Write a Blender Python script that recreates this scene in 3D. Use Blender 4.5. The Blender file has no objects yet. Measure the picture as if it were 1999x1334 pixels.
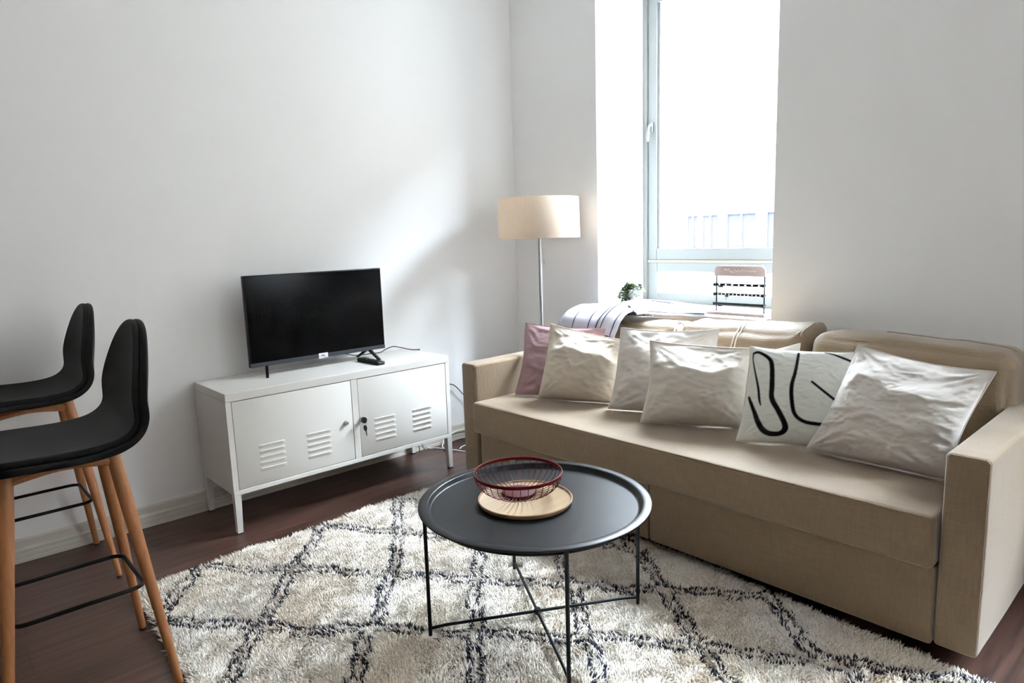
import bpy, bmesh, math, random
import numpy as np
from mathutils import Vector, Matrix, noise
random.seed(7)
rng = np.random.default_rng(11)
SC = bpy.context.scene
COL = SC.collection
PI = math.pi

# ------------------------------------------------------------------ materials
def lin(c):
    return tuple(((v / 255) / 12.92 if v / 255 <= 0.04045 else ((v / 255 + 0.055) / 1.055) ** 2.4) for v in c) + (1.0,)

def N(nt, t, **kw):
    n = nt.nodes.new(t)
    for k, v in kw.items():
        if k.startswith('i_'):
            n.inputs[k[2:].replace('_', ' ')].default_value = v
        else:
            setattr(n, k, v)
    return n

def mat(name, rgb, rough=0.5, metal=0.0, spec=0.5, var=0.0, vscale=(8, 8, 8), bump=0.0, bscale=(60, 60, 60),
        weave=0.0, coord='Object', sheen=0.0, transl=0.0, detail=3.0):
    m = bpy.data.materials.new(name)
    m.use_nodes = True
    nt = m.node_tree
    b = nt.nodes['Principled BSDF']
    L = nt.links.new
    base = lin(rgb)
    b.inputs['Base Color'].default_value = base
    b.inputs['Roughness'].default_value = rough
    b.inputs['Metallic'].default_value = metal
    b.inputs['Specular IOR Level'].default_value = spec
    if sheen:
        b.inputs['Sheen Weight'].default_value = sheen
        b.inputs['Sheen Roughness'].default_value = 0.4
    tc = N(nt, 'ShaderNodeTexCoord')

    def tex(scale, det=detail):
        mp = N(nt, 'ShaderNodeMapping')
        mp.inputs['Scale'].default_value = scale
        L(tc.outputs[coord], mp.inputs['Vector'])
        n = N(nt, 'ShaderNodeTexNoise')
        n.inputs['Scale'].default_value = 1.0
        n.inputs['Detail'].default_value = det
        L(mp.outputs[0], n.inputs['Vector'])
        return n
    col = None
    hsock = None
    if var:
        n = tex(vscale)
        r = N(nt, 'ShaderNodeMapRange')
        r.inputs['From Min'].default_value = 0.3
        r.inputs['From Max'].default_value = 0.7
        r.inputs['To Min'].default_value = 1 - var
        r.inputs['To Max'].default_value = 1 + var
        L(n.outputs['Fac'], r.inputs['Value'])
        mx = N(nt, 'ShaderNodeMix', data_type='RGBA', blend_type='MULTIPLY')
        mx.inputs['Factor'].default_value = 1
        mx.inputs[6].default_value = base
        L(r.outputs[0], mx.inputs[7])
        col = mx.outputs[2]
    if weave:
        a = tex((18, 260, 260), 2)
        c = tex((260, 260, 18), 2)
        ad = N(nt, 'ShaderNodeMath', operation='ADD')
        L(a.outputs['Fac'], ad.inputs[0]); L(c.outputs['Fac'], ad.inputs[1])
        r = N(nt, 'ShaderNodeMapRange')
        r.inputs['From Min'].default_value = 0.7
        r.inputs['From Max'].default_value = 1.3
        r.inputs['To Min'].default_value = 1 - weave
        r.inputs['To Max'].default_value = 1 + weave
        L(ad.outputs[0], r.inputs['Value'])
        mx = N(nt, 'ShaderNodeMix', data_type='RGBA', blend_type='MULTIPLY')
        mx.inputs['Factor'].default_value = 1
        if col: L(col, mx.inputs[6])
        else: mx.inputs[6].default_value = base
        L(r.outputs[0], mx.inputs[7])
        col = mx.outputs[2]
        hsock = ad.outputs[0]
    if col:
        L(col, b.inputs['Base Color'])
    if bump:
        bp = N(nt, 'ShaderNodeBump')
        bp.inputs['Strength'].default_value = bump
        bp.inputs['Distance'].default_value = 0.004
        if hsock is None:
            hsock = tex(bscale).outputs['Fac']
        L(hsock, bp.inputs['Height'])
        L(bp.outputs[0], b.inputs['Normal'])
    if transl:
        t = N(nt, 'ShaderNodeBsdfTranslucent')
        t.inputs['Color'].default_value = base
        if col: L(col, t.inputs['Color'])
        ms = N(nt, 'ShaderNodeMixShader')
        ms.inputs[0].default_value = transl
        out = nt.nodes['Material Output']
        L(b.outputs[0], ms.inputs[1]); L(t.outputs[0], ms.inputs[2]); L(ms.outputs[0], out.inputs[0])
    return m

def mat_attr(name, rough=0.9, spec=0.1, attr='tone', weave=0.0, transl=0.0):
    m = mat(name, (255, 255, 255), rough, spec=spec, bump=0.25 if weave else 0, bscale=(300, 300, 300))
    nt = m.node_tree
    a = N(nt, 'ShaderNodeAttribute', attribute_name=attr)
    nt.links.new(a.outputs['Color'], nt.nodes['Principled BSDF'].inputs['Base Color'])
    return m

def mat_glass(name):
    m = bpy.data.materials.new(name); m.use_nodes = True
    nt = m.node_tree; L = nt.links.new
    nt.nodes.remove(nt.nodes['Principled BSDF'])
    t = N(nt, 'ShaderNodeBsdfTransparent'); t.inputs[0].default_value = (.97, .985, .98, 1)
    g = N(nt, 'ShaderNodeBsdfGlossy'); g.inputs['Roughness'].default_value = 0.02
    lw = N(nt, 'ShaderNodeLayerWeight'); lw.inputs[0].default_value = 0.5
    pw = N(nt, 'ShaderNodeMath', operation='POWER'); pw.inputs[1].default_value = 5.0
    L(lw.outputs['Facing'], pw.inputs[0])
    f = N(nt, 'ShaderNodeMath', operation='MULTIPLY_ADD'); f.inputs[1].default_value = 0.93; f.inputs[2].default_value = 0.035
    L(pw.outputs[0], f.inputs[0])
    mx = N(nt, 'ShaderNodeMixShader')
    L(f.outputs[0], mx.inputs[0]); L(t.outputs[0], mx.inputs[1]); L(g.outputs[0], mx.inputs[2])
    L(mx.outputs[0], nt.nodes['Material Output'].inputs[0])
    return m

def mat_floor(name):
    m = mat(name, (70, 46, 38), 0.36, spec=0.45)
    nt = m.node_tree; L = nt.links.new; b = nt.nodes['Principled BSDF']
    tc = N(nt, 'ShaderNodeTexCoord')
    mp = N(nt, 'ShaderNodeMapping'); mp.inputs['Rotation'].default_value = (0, 0, PI / 2)
    L(tc.outputs['Object'], mp.inputs[0])
    br = N(nt, 'ShaderNodeTexBrick')
    br.inputs['Color1'].default_value = (0.9, 0.9, 0.9, 1)
    br.inputs['Color2'].default_value = (1.15, 1.15, 1.15, 1)
    br.inputs['Mortar'].default_value = (0.45, 0.45, 0.45, 1)
    br.inputs['Scale'].default_value = 1
    br.inputs['Mortar Size'].default_value = 0.0012
    br.inputs['Brick Width'].default_value = 1.28
    br.inputs['Row Height'].default_value = 0.19
    br.offset = 0.37
    L(mp.outputs[0], br.inputs[0])
    m2 = N(nt, 'ShaderNodeMapping'); m2.inputs['Scale'].default_value = (38, 2.2, 10)
    L(tc.outputs['Object'], m2.inputs[0])
    n = N(nt, 'ShaderNodeTexNoise'); n.inputs['Scale'].default_value = 1; n.inputs['Detail'].default_value = 5
    n.inputs['Distortion'].default_value = 0.6
    L(m2.outputs[0], n.inputs[0])
    cr = N(nt, 'ShaderNodeValToRGB')
    cr.color_ramp.elements[0].color = lin((44, 29, 24)); cr.color_ramp.elements[0].position = .3
    cr.color_ramp.elements[1].color = lin((86, 58, 48)); cr.color_ramp.elements[1].position = .75
    L(n.outputs['Fac'], cr.inputs[0])
    mx = N(nt, 'ShaderNodeMix', data_type='RGBA', blend_type='MULTIPLY'); mx.inputs['Factor'].default_value = 1
    L(cr.outputs[0], mx.inputs[6]); L(br.outputs[0], mx.inputs[7])
    L(mx.outputs[2], b.inputs['Base Color'])
    bp = N(nt, 'ShaderNodeBump'); bp.inputs['Strength'].default_value = .25; bp.inputs['Distance'].default_value = .002
    L(n.outputs['Fac'], bp.inputs['Height']); L(bp.outputs[0], b.inputs['Normal'])
    return m

M = {}
M['wall'] = mat('white wall paint', (245, 244, 243), 0.85, spec=0.2, var=0.012, vscale=(1.5, 1.5, 1.5), bump=0.08, bscale=(35, 35, 35))
M['absorber_mat'] = mat('dark brown bounce absorber', (92, 78, 68), 0.85, spec=0.2)
M['ceil'] = mat('white ceiling paint', (246, 246, 244), 0.9, spec=0.2)
M['floor'] = mat_floor('dark wood laminate')
M['base'] = mat('cream baseboard paint', (206, 200, 188), 0.5, var=0.06, vscale=(30, 4, 60))
M['sill'] = mat('pale stone sill', (206, 202, 198), 0.45, var=0.05, vscale=(14, 14, 14))
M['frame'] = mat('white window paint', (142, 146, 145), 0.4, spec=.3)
M['seal'] = mat('grey window seal', (120, 118, 104), 0.7)
M['hinge'] = mat('aged brass bead', (196, 190, 164), 0.45, metal=0.2)
M['glass'] = mat_glass('window glass')
M['white_metal'] = mat('white powder coated steel', (214, 210, 204), 0.42, spec=0.4)
M['dark_gap'] = mat('dark cabinet interior', (60, 58, 54), 0.8)
M['chrome'] = mat('chrome', (205, 205, 205), 0.2, metal=1)
M['steel'] = mat('brushed steel', (168, 168, 166), 0.35, metal=1)
M['lockblack'] = mat('black lock plastic', (24, 24, 25), 0.35)
M['tvplastic'] = mat('black television plastic', (10, 10, 11), 0.45, spec=0.25)
M['tvchin'] = mat('dark grey bezel', (46, 48, 55), 0.38)
M['screen'] = mat('dark glossy screen', (6, 6, 7), 0.16, spec=0.12)
M['paper'] = mat('white sticker paper', (226, 222, 230), 0.6)
M['ink'] = mat('grey print', (96, 92, 104), 0.7)
M['rubber'] = mat('black rubber', (20, 20, 21), 0.55)
M['button'] = mat('pale remote button', (150, 150, 152), 0.5)
M['sofa'] = mat('beige linen weave', (119, 100, 78), 0.75, spec=0.3, weave=0.10, bump=0.35, sheen=0.38, var=0.03, vscale=(5, 5, 5))
M['sofa_seam'] = mat('pale seam thread', (214, 204, 190), 0.9, spec=0.1)
M['zip'] = mat('grey zipper tape', (138, 128, 116), 0.8)
M['under'] = mat('black underside cloth', (12, 11, 11), 0.9)
M['cream'] = mat('cream cotton', (204, 195, 184), 0.9, spec=0.12, bump=0.12, bscale=(240, 240, 240), sheen=0.3)
M['cream2'] = mat('warm cream cotton', (203, 192, 176), 0.9, spec=0.12, bump=0.12, bscale=(240, 240, 240), sheen=0.3)
M['white_c'] = mat('off white cotton', (212, 205, 198), 0.9, spec=0.12, bump=0.12, bscale=(240, 240, 240), sheen=0.3)
M['pink'] = mat('dusty pink velvet', (148, 119, 121), 0.85, spec=0.15, sheen=0.3, bump=0.1, bscale=(200, 200, 200))
M['print'] = mat_attr('printed cotton', 0.9, 0.1, weave=1)
M['throw'] = mat_attr('striped throw cloth', 0.9, 0.1, weave=1)
M['blackmetal'] = mat('matt black steel', (15, 16, 18), 0.33, spec=0.18)
M['board'] = mat('light bamboo', (146, 121, 91), 0.5, var=0.09, vscale=(90, 6, 20))
M['board_edge'] = mat('bamboo rim', (128, 99, 68), 0.5, var=0.08, vscale=(40, 40, 40))
M['redmetal'] = mat('dark red steel', (80, 10, 10), 0.5, spec=0.14)
M['redmatte'] = mat('dusty red plate', (66, 20, 22), 0.6, spec=0.15)
M['rug_attr'] = mat_attr('shaggy wool pile', 0.95, 0.05)
M['rugback'] = mat('wool rug backing', (196, 186, 172), 0.95, spec=0.05)
M['oak'] = mat('oak look leg', (156, 102, 62), 0.45, var=0.16, vscale=(120, 120, 5), detail=4)
M['leather'] = mat('black leatherette', (12, 12, 12), 0.55, spec=0.14, bump=0.12, bscale=(220, 220, 220))
M['foot'] = mat('dark foot cap', (40, 34, 28), 0.6)
M['shade'] = mat('linen lamp shade', (220, 206, 190), 0.9, spec=0.1, weave=0.04, transl=0.42)
M['pot'] = mat('white ceramic', (236, 234, 238), 0.35)
M['soil'] = mat('dark soil', (44, 36, 28), 0.95)
M['leafg'] = mat('green leaf', (80, 98, 58), 0.6, var=0.35, vscale=(60, 60, 60), transl=0.2)
M['palewood'] = mat('greyed pink wood', (150, 132, 126), 0.6, var=0.08, vscale=(10, 60, 60))
M['script'] = mat('pale engraved script', (226, 216, 212), 0.7)
M['cordw'] = mat('white cord', (220, 220, 222), 0.6)
M['facade'] = mat('pale render', (112, 106, 99), 0.9, spec=0.1)
M['brick'] = mat('brown render', (98, 91, 83), 0.9, spec=0.1)
M['facglass'] = mat('dark street window', (31, 31, 41), 0.6, spec=0.05)
M['street'] = mat('pale asphalt', (170, 170, 168), 0.9)

# ------------------------------------------------------------------ mesh helpers
def BM():
    return bmesh.new()

def add_box(bm, x0, x1, y0, y1, z0, z1, bev=0.0, seg=2):
    vs = [bm.verts.new(p) for p in ((x0, y0, z0), (x1, y0, z0), (x1, y1, z0), (x0, y1, z0),
                                    (x0, y0, z1), (x1, y0, z1), (x1, y1, z1), (x0, y1, z1))]
    fs = [bm.faces.new([vs[i] for i in f]) for f in ((0, 3, 2, 1), (4, 5, 6, 7), (0, 1, 5, 4), (1, 2, 6, 5), (2, 3, 7, 6), (3, 0, 4, 7))]
    if bev > 0:
        es = set(e for f in fs for e in f.edges)
        bmesh.ops.bevel(bm, geom=list(es), offset=bev, segments=seg, profile=0.5, affect='EDGES')
    return bm

def frames(pts, closed=False):
    pts = [Vector(p) for p in pts]
    n = len(pts)
    T = []
    for i in range(n):
        a = pts[(i - 1) % n] if (closed or i > 0) else pts[i]
        b = pts[(i + 1) % n] if (closed or i < n - 1) else pts[i]
        T.append((b - a).normalized())
    up = Vector((0, 0, 1)) if abs(T[0].z) < 0.9 else Vector((1, 0, 0))
    u = (up - T[0] * up.dot(T[0])).normalized()
    out = []
    for i in range(n):
        u = (u - T[i] * u.dot(T[i]))
        u = u.normalized() if u.length > 1e-6 else T[i].orthogonal().normalized()
        out.append((pts[i], u.copy(), T[i].cross(u)))
    return out

def add_tube(bm, pts, r, seg=10, closed=False, caps=True):
    fr = frames(pts, closed)
    n = len(fr)
    rs = r if isinstance(r, (list, tuple)) else [r] * n
    rings = []
    for (p, u, v), rr in zip(fr, rs):
        rings.append([bm.verts.new(p + (u * math.cos(2 * PI * k / seg) + v * math.sin(2 * PI * k / seg)) * rr) for k in range(seg)])
    m = n if closed else n - 1
    for i in range(m):
        a, b = rings[i], rings[(i + 1) % n]
        for k in range(seg):
            bm.faces.new((a[k], a[(k + 1) % seg], b[(k + 1) % seg], b[k]))
    if caps and not closed:
        bm.faces.new(rings[0][::-1]); bm.faces.new(rings[-1])
    return bm

def add_lathe(bm, prof, c=(0, 0, 0), seg=64, axis='z'):
    rings = []
    for r, z in prof:
        if r < 1e-6:
            rings.append([bm.verts.new((c[0], c[1], c[2] + z))])
        else:
            rings.append([bm.verts.new((c[0] + r * math.cos(2 * PI * k / seg), c[1] + r * math.sin(2 * PI * k / seg), c[2] + z)) for k in range(seg)])
    for a, b in zip(rings, rings[1:]):
        for k in range(seg):
            k2 = (k + 1) % seg
            if len(a) == 1 and len(b) == 1: continue
            if len(a) == 1: bm.faces.new((a[0], b[k2], b[k]))
            elif len(b) == 1: bm.faces.new((a[k], a[k2], b[0]))
            else: bm.faces.new((a[k], a[k2], b[k2], b[k]))
    return bm

def add_extrude(bm, prof, axis, a, b):
    """closed 2-D profile swept along one axis from a to b"""
    def P(u, v, w):
        return {'x': (w, u, v), 'y': (u, w, v), 'z': (u, v, w)}[axis]
    A = [bm.verts.new(P(u, v, a)) for u, v in prof]
    Bv = [bm.verts.new(P(u, v, b)) for u, v in prof]
    n = len(prof)
    for i in range(n):
        bm.faces.new((A[i], A[(i + 1) % n], Bv[(i + 1) % n], Bv[i]))
    bm.faces.new(A[::-1]); bm.faces.new(Bv)
    return bm

def smooth_path(pts, n=8, closed=False):
    P = [Vector(p) for p in pts]
    out = []
    m = len(P)
    rngi = range(m) if closed else range(m - 1)
    for i in rngi:
        p0 = P[(i - 1) % m] if (closed or i > 0) else P[i]
        p1 = P[i]; p2 = P[(i + 1) % m]
        p3 = P[(i + 2) % m] if (closed or i + 2 < m) else p2
        for k in range(n):
            t = k / n
            out.append(0.5 * ((2 * p1) + (p2 - p0) * t + (2 * p0 - 5 * p1 + 4 * p2 - p3) * t * t + (3 * p1 - p0 - 3 * p2 + p3) * t ** 3))
    if not closed: out.append(P[-1])
    return out

def wloc(o):
    v = Vector((0, 0, 0))
    while o is not None:
        v += o.location
        o = o.parent
    return v

def obj(name, bm, m, parent=None, smooth=True, angle=35, subsurf=0):
    bmesh.ops.recalc_face_normals(bm, faces=bm.faces[:])
    me = bpy.data.meshes.new(name)
    bm.to_mesh(me); bm.free()
    return link(name, me, m, parent, smooth, angle, subsurf)

def link(name, me, m, parent=None, smooth=True, angle=35, subsurf=0):
    me.materials.append(m)
    if smooth:
        me.shade_smooth()
        try: me.set_sharp_from_angle(angle=math.radians(angle))
        except Exception: pass
    o = bpy.data.objects.new(name, me)
    COL.objects.link(o)
    if parent is not None:
        o.parent = parent
        o.location = -wloc(parent)
    if subsurf:
        md = o.modifiers.new('smooth', 'SUBSURF'); md.levels = subsurf; md.render_levels = subsurf
    return o

def thing(name, label, cat, loc=(0, 0, 0), group=None, kind=None):
    o = bpy.data.objects.new(name, None); COL.objects.link(o)
    o.location = loc; o.empty_display_size = 0.1
    return tag(o, label, cat, group, kind)

def tag(o, label, cat=None, group=None, kind=None):
    o['label'] = label
    if cat: o['category'] = cat
    if group: o['group'] = group
    if kind: o['kind'] = kind
    return o

def axis_samples(h, r, k, m):
    a = [-h + r * i / k for i in range(k)]
    b = [-(h - r) + 2 * (h - r) * i / m for i in range(m + 1)]
    return a + b + [-v for v in reversed(a)]

def puffbox(x0, x1, y0, y1, z0, z1, r=0.03, puff=(0, 0, 0), noi=0.0, nf=5.0, m=(20, 6, 8), k=4, seed=0.0, warp=None):
    """a soft upholstered block: rounded edges, bulging faces, slightly uneven surface"""
    h = ((x1 - x0) / 2, (y1 - y0) / 2, (z1 - z0) / 2)
    c = Vector(((x0 + x1) / 2, (y0 + y1) / 2, (z0 + z1) / 2))
    S = [axis_samples(h[i], r, k, m[i]) for i in range(3)]
    bm = BM()
    cache = {}

    def vert(i, j, l):
        key = (i, j, l)
        if key in cache: return cache[key]
        q = Vector((S[0][i], S[1][j], S[2][l]))
        inner = Vector([max(-(h[a] - r), min(h[a] - r, q[a])) for a in range(3)])
        d = q - inner
        if d.length > 1e-9:
            # round the edge: keep the direction, fix the length
            mx = max(abs(d.x), abs(d.y), abs(d.z))
            d = d.normalized() * mx
        p = inner + d
        s = [q[a] / h[a] for a in range(3)]
        f = [max(0, 1 - v * v) for v in s]
        p.x += puff[0] * s[0] ** 3 * f[1] * f[2]
        p.y += puff[1] * s[1] ** 3 * f[0] ** 0.5 * f[2]
        p.z += puff[2] * s[2] ** 3 * f[0] ** 0.5 * f[1]
        p += c
        if noi:
            nv = noise.noise_vector(Vector((p.x * nf + seed, p.y * nf, p.z * nf * 1.2)))
            nv2 = noise.noise_vector(Vector((p.x * nf * 3 + seed, p.y * nf * 3, p.z * nf * 3)))
            p += (nv + nv2 * 0.35) * noi
        if warp: p = warp(p, s)
        cache[key] = bm.verts.new(p)
        return cache[key]
    n = [len(a) for a in S]
    for i in range(n[0] - 1):
        for j in range(n[1] - 1):
            bm.faces.new((vert(i, j, 0), vert(i, j + 1, 0), vert(i + 1, j + 1, 0), vert(i + 1, j, 0)))
            l = n[2] - 1
            bm.faces.new((vert(i, j, l), vert(i + 1, j, l), vert(i + 1, j + 1, l), vert(i, j + 1, l)))
    for i in range(n[0] - 1):
        for l in range(n[2] - 1):
            bm.faces.new((vert(i, 0, l), vert(i + 1, 0, l), vert(i + 1, 0, l + 1), vert(i, 0, l + 1)))
            j = n[1] - 1
            bm.faces.new((vert(i, j, l), vert(i, j, l + 1), vert(i + 1, j, l + 1), vert(i + 1, j, l)))
    for j in range(n[1] - 1):
        for l in range(n[2] - 1):
            bm.faces.new((vert(0, j, l), vert(0, j, l + 1), vert(0, j + 1, l + 1), vert(0, j + 1, l)))
            i = n[0] - 1
            bm.faces.new((vert(i, j, l), vert(i, j + 1, l), vert(i, j + 1, l + 1), vert(i, j, l + 1)))
    return bm

# ------------------------------------------------------------------ camera
F_PX = 1308.776
CAM = Vector((3.306, -0.9611, 1.255))
yaw, pitch, roll = 0.8348, 0.1533, -0.0317
f = Vector((-math.sin(yaw) * math.cos(pitch), math.cos(yaw) * math.cos(pitch), -math.sin(pitch)))
r = Vector((math.cos(yaw), math.sin(yaw), 0))
u = r.cross(f)
r2 = r * math.cos(roll) + u * math.sin(roll)
u2 = -r * math.sin(roll) + u * math.cos(roll)
cam = bpy.data.cameras.new('camera')
camo = bpy.data.objects.new('camera', cam); COL.objects.link(camo)
camo.matrix_world = Matrix(((r2.x, u2.x, -f.x, CAM.x), (r2.y, u2.y, -f.y, CAM.y), (r2.z, u2.z, -f.z, CAM.z), (0, 0, 0, 1)))
cam.sensor_width = 36.0
cam.lens = F_PX / 1999 * 36
cam.clip_start = 0.05
SC.camera = camo

# ------------------------------------------------------------------ room shell
RX, RY0, YW, RZ = 5.1, -2.7, 2.095, 3.0
def struct(name, bm, m, label, cat, smooth=False):
    return tag(obj(name, bm, m, None, smooth), label, cat, None, 'structure')
struct('floor', add_box(BM(), -.35, RX + .3, RY0 - .3, YW + .5, -.12, 0), M['floor'], 'dark brown wood plank floor of the room', 'floor')
struct('ceiling', add_box(BM(), -.35, RX + .3, RY0 - .3, YW + .5, RZ, RZ + .25), M['ceil'], 'white ceiling above the room', 'ceiling')
struct('wall_left', add_box(BM(), -.35, 0, RY0 - .3, YW + .5, 0, RZ), M['wall'], 'plain white wall behind the television and bar stools', 'wall')
W1, W2 = (0.71, 1.782), (3.50, 4.80)
WZ0, WZ1 = 0.80, 2.70
bm = BM()
add_box(bm, 0, W1[0], YW, YW + .5, 0, RZ)
add_box(bm, W1[1], W2[0], YW, YW + .5, 0, RZ)
add_box(bm, W2[1], RX + .3, YW, YW + .5, 0, RZ)
for w in (W1, W2):
    add_box(bm, w[0], w[1], YW, YW + .5, 0, WZ0)
    add_box(bm, w[0], w[1], YW, YW + .5, WZ1, RZ)
struct('wall_back', bm, M['wall'], 'white window wall with deep window recess behind the sofa', 'wall')
struct('wall_right', add_box(BM(), RX, RX + .3, RY0 - .3, YW, 0, RZ), M['wall'], 'white side wall opposite the television', 'wall')
struct('wall_front', add_box(BM(), 0, RX, RY0 - .3, RY0, 0, RZ), M['wall'], 'white wall at the far end opposite the windows', 'wall')
bm = BM()
add_box(bm, RX - .04, RX, RY0, YW, 0, 1.25); add_box(bm, 0, RX - .04, RY0, RY0 + .04, 0, 1.25)  # dark boards added out of view to keep low ambient light down
struct('trim_3', bm, M['absorber_mat'], 'unseen dark brown panelling on the lower walls at the far end of the room', 'absorber')
prof = [(0, 0), (.02, 0), (.02, .016), (.0175, .018), (.0175, .02), (.02, .022), (.02, .038), (.0175, .04), (.0175, .042), (.02, .044),
        (.02, .054), (.015, .058), (.015, .061), (.013, .063), (.012, .09), (.009, .098), (0, .098)]
struct('baseboard_left', add_extrude(BM(), prof, 'y', RY0, YW), M['base'], 'cream grooved wooden baseboard along the television wall', 'baseboard')
prof = [(YW, 0), (YW - .02, 0), (YW - .02, .054), (YW - .013, .063), (YW - .009, .098), (YW, .098)]
struct('baseboard_back', add_extrude(BM(), prof, 'x', .02, RX), M['base'], 'cream baseboard under the window wall behind the sofa', 'baseboard')

YG = 2.545
def window(idx, x0, x1, label):
    root = thing('window_%d' % idx, label, 'window', ((x0 + x1) / 2, YG, WZ0), None, 'structure')
    b = BM()
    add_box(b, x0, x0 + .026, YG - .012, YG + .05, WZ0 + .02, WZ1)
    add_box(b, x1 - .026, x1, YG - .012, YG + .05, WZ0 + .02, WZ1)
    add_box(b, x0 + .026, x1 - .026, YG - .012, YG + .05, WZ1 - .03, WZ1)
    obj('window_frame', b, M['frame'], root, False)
    b = BM()
    add_box(b, x0 + .026, x0 + .031, YG + .001, YG + .03, WZ0 + .03, WZ1 - .03)
    add_box(b, x1 - .031, x1 - .026, YG + .001, YG + .03, WZ0 + .03, WZ1 - .03)
    add_box(b, x0 + .026, x1 - .026, YG + .004, YG + .05, WZ0 + .0, WZ0 + .026)
    obj('gasket', b, M['seal'], root, False)
    xa, xb = x0 + .031, x1 - .031
    # upper casement
    b = BM()
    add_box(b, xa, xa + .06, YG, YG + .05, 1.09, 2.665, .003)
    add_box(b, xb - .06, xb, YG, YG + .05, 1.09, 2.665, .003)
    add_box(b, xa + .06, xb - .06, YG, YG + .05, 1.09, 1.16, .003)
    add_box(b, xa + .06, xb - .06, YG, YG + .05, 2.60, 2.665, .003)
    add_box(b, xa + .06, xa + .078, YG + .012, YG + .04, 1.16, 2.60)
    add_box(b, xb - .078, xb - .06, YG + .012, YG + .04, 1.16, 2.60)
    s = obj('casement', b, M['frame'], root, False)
    obj('pane', add_box(BM(), xa + .078, xb - .078, YG + .026, YG + .03, 1.16, 2.60), M['glass'], s, False)
    b = BM()
    add_box(b, xa + .018, xa + .036, YG - .012, YG, 1.865, 1.925, .003)
    add_tube(b, smooth_path([(xa + .027, YG - .01, 1.905), (xa + .027, YG - .028, 1.90), (xa + .024, YG - .034, 1.88), (xa + .016, YG - .034, 1.81)], 4), [.007] * 9 + [.010] * 3 + [.008], 8)
    obj('handle', b, M['frame'], s)
    b = add_box(BM(), xa, xb, YG - .008, YG + .04, 1.076, 1.09, .003)
    obj('transom_bead', b, M['hinge'], root, False)
    # lower light
    b = BM()
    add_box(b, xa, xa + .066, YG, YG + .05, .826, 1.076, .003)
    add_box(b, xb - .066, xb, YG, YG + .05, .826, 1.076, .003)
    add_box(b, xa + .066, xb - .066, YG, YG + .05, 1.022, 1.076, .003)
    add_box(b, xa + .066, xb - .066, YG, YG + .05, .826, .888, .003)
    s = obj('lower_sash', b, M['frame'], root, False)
    b = BM()
    add_box(b, xa + .066, xb - .066, YG + .002, YG + .01, 1.016, 1.022)
    add_box(b, xa + .10, xa + .112, YG + .03, YG + .04, .888, 1.016)
    obj('glazing_bead', b, M['hinge'], s, False)
    obj('pane', add_box(BM(), xa + .066, xb - .066, YG + .026, YG + .03, .888, 1.016), M['glass'], s, False)
    b = add_box(BM(), xa + .10, xa + .12, YG - .01, YG + .01, .827, .838, .002)
    obj('hinge', b, M['seal'], s, False)
window(1, W1[0], W1[1], 'white casement window over a low fixed light behind the sofa')
window(2, W2[0], W2[1], 'white casement window further along the window wall, beyond the sofa')
for i, w in enumerate((W1, W2)):
    b = BM()
    add_box(b, w[0], w[1], 2.07, YG + .05, .802, .828, .003)
    struct('trim_%d' % (i + 1), b, M['sill'], ['pale stone window sill behind the sofa', 'pale stone sill of the second window'][i], 'window sill')

# ------------------------------------------------------------------ outside
struct('ground', add_box(BM(), -40, 60, YW + .6, 40, -3.2, -3.0), M['street'], 'pale street far below the window', 'street')
def building(label, x0, x1, XS, m, mg, top=6.6):
    bl = thing('apartment_building', label, 'building', ((x0 + x1) / 2, 13, -3))
    b = BM()
    z0, z1 = .90, 1.60
    xs = [x0] + [v for p in XS for v in p] + [x1]
    add_box(b, x0, x1, 12, 14, -3, z0); add_box(b, x0, x1, 12, 14, z1, top)
    for a, c in zip(xs[0::2], xs[1::2]):
        add_box(b, a, c, 12, 14, z0, z1)
    add_box(b, x0, x1, 11.9, 12, z1 + .12, z1 + .2)
    add_box(b, x0, x1, 11.9, 12, 2.9, 2.98)
    obj('facade', b, m, bl, False)
    for a, c in XS:
        wf = BM()
        add_box(wf, a, a + .03, 12.02, 12.1, z0, z1); add_box(wf, c - .03, c, 12.02, 12.1, z0, z1)
        add_box(wf, (a + c) / 2 - .015, (a + c) / 2 + .015, 12.02, 12.1, z0, z1)
        w_ = obj('window', wf, m, bl, False)
        obj('pane', add_box(BM(), a + .03, c - .03, 12.05, 12.07, z0, z1), mg, w_, False)
building('overexposed building across the street with pale lilac windows, seen through the window', -30, -.3, [(-5.18, -4.86), (-4.80, -4.38), (-4.22, -3.52), (-3.34, -2.7), (-1.6, -.9)], M['brick'], M['facglass'])
building('pale building further along the street, right of the overexposed one', -.3, 45, [(1.4, 2.1), (3.0, 3.7), (4.4, 5.1)], M['facade'], M['facglass'], 9.4)

# ------------------------------------------------------------------ tv cabinet
CX0, CX1, CL, CH = 0.012, 0.412, 1.19, 0.635
cab = thing('tv_cabinet', 'low white metal locker cabinet on legs under the television', 'cabinet', (.212, CL / 2, 0))
bm = BM()
add_box(bm, CX0, CX1, 0, CL, .597, CH, .003)
add_box(bm, CX0, CX1, 0, CL, .178, .199, .002)
add_box(bm, CX0, CX1 - .0005, 0, .0235, .199, .597)
add_box(bm, CX0, CX1 - .0005, CL - .0235, CL, .199, .597)
add_box(bm, CX0, CX1 - .001, .597, .629, .199, .597)
add_box(bm, CX0, CX0 + .004, .0235, CL - .0235, .199, .597)
obj('body', bm, M['white_metal'], cab, False)

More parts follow.
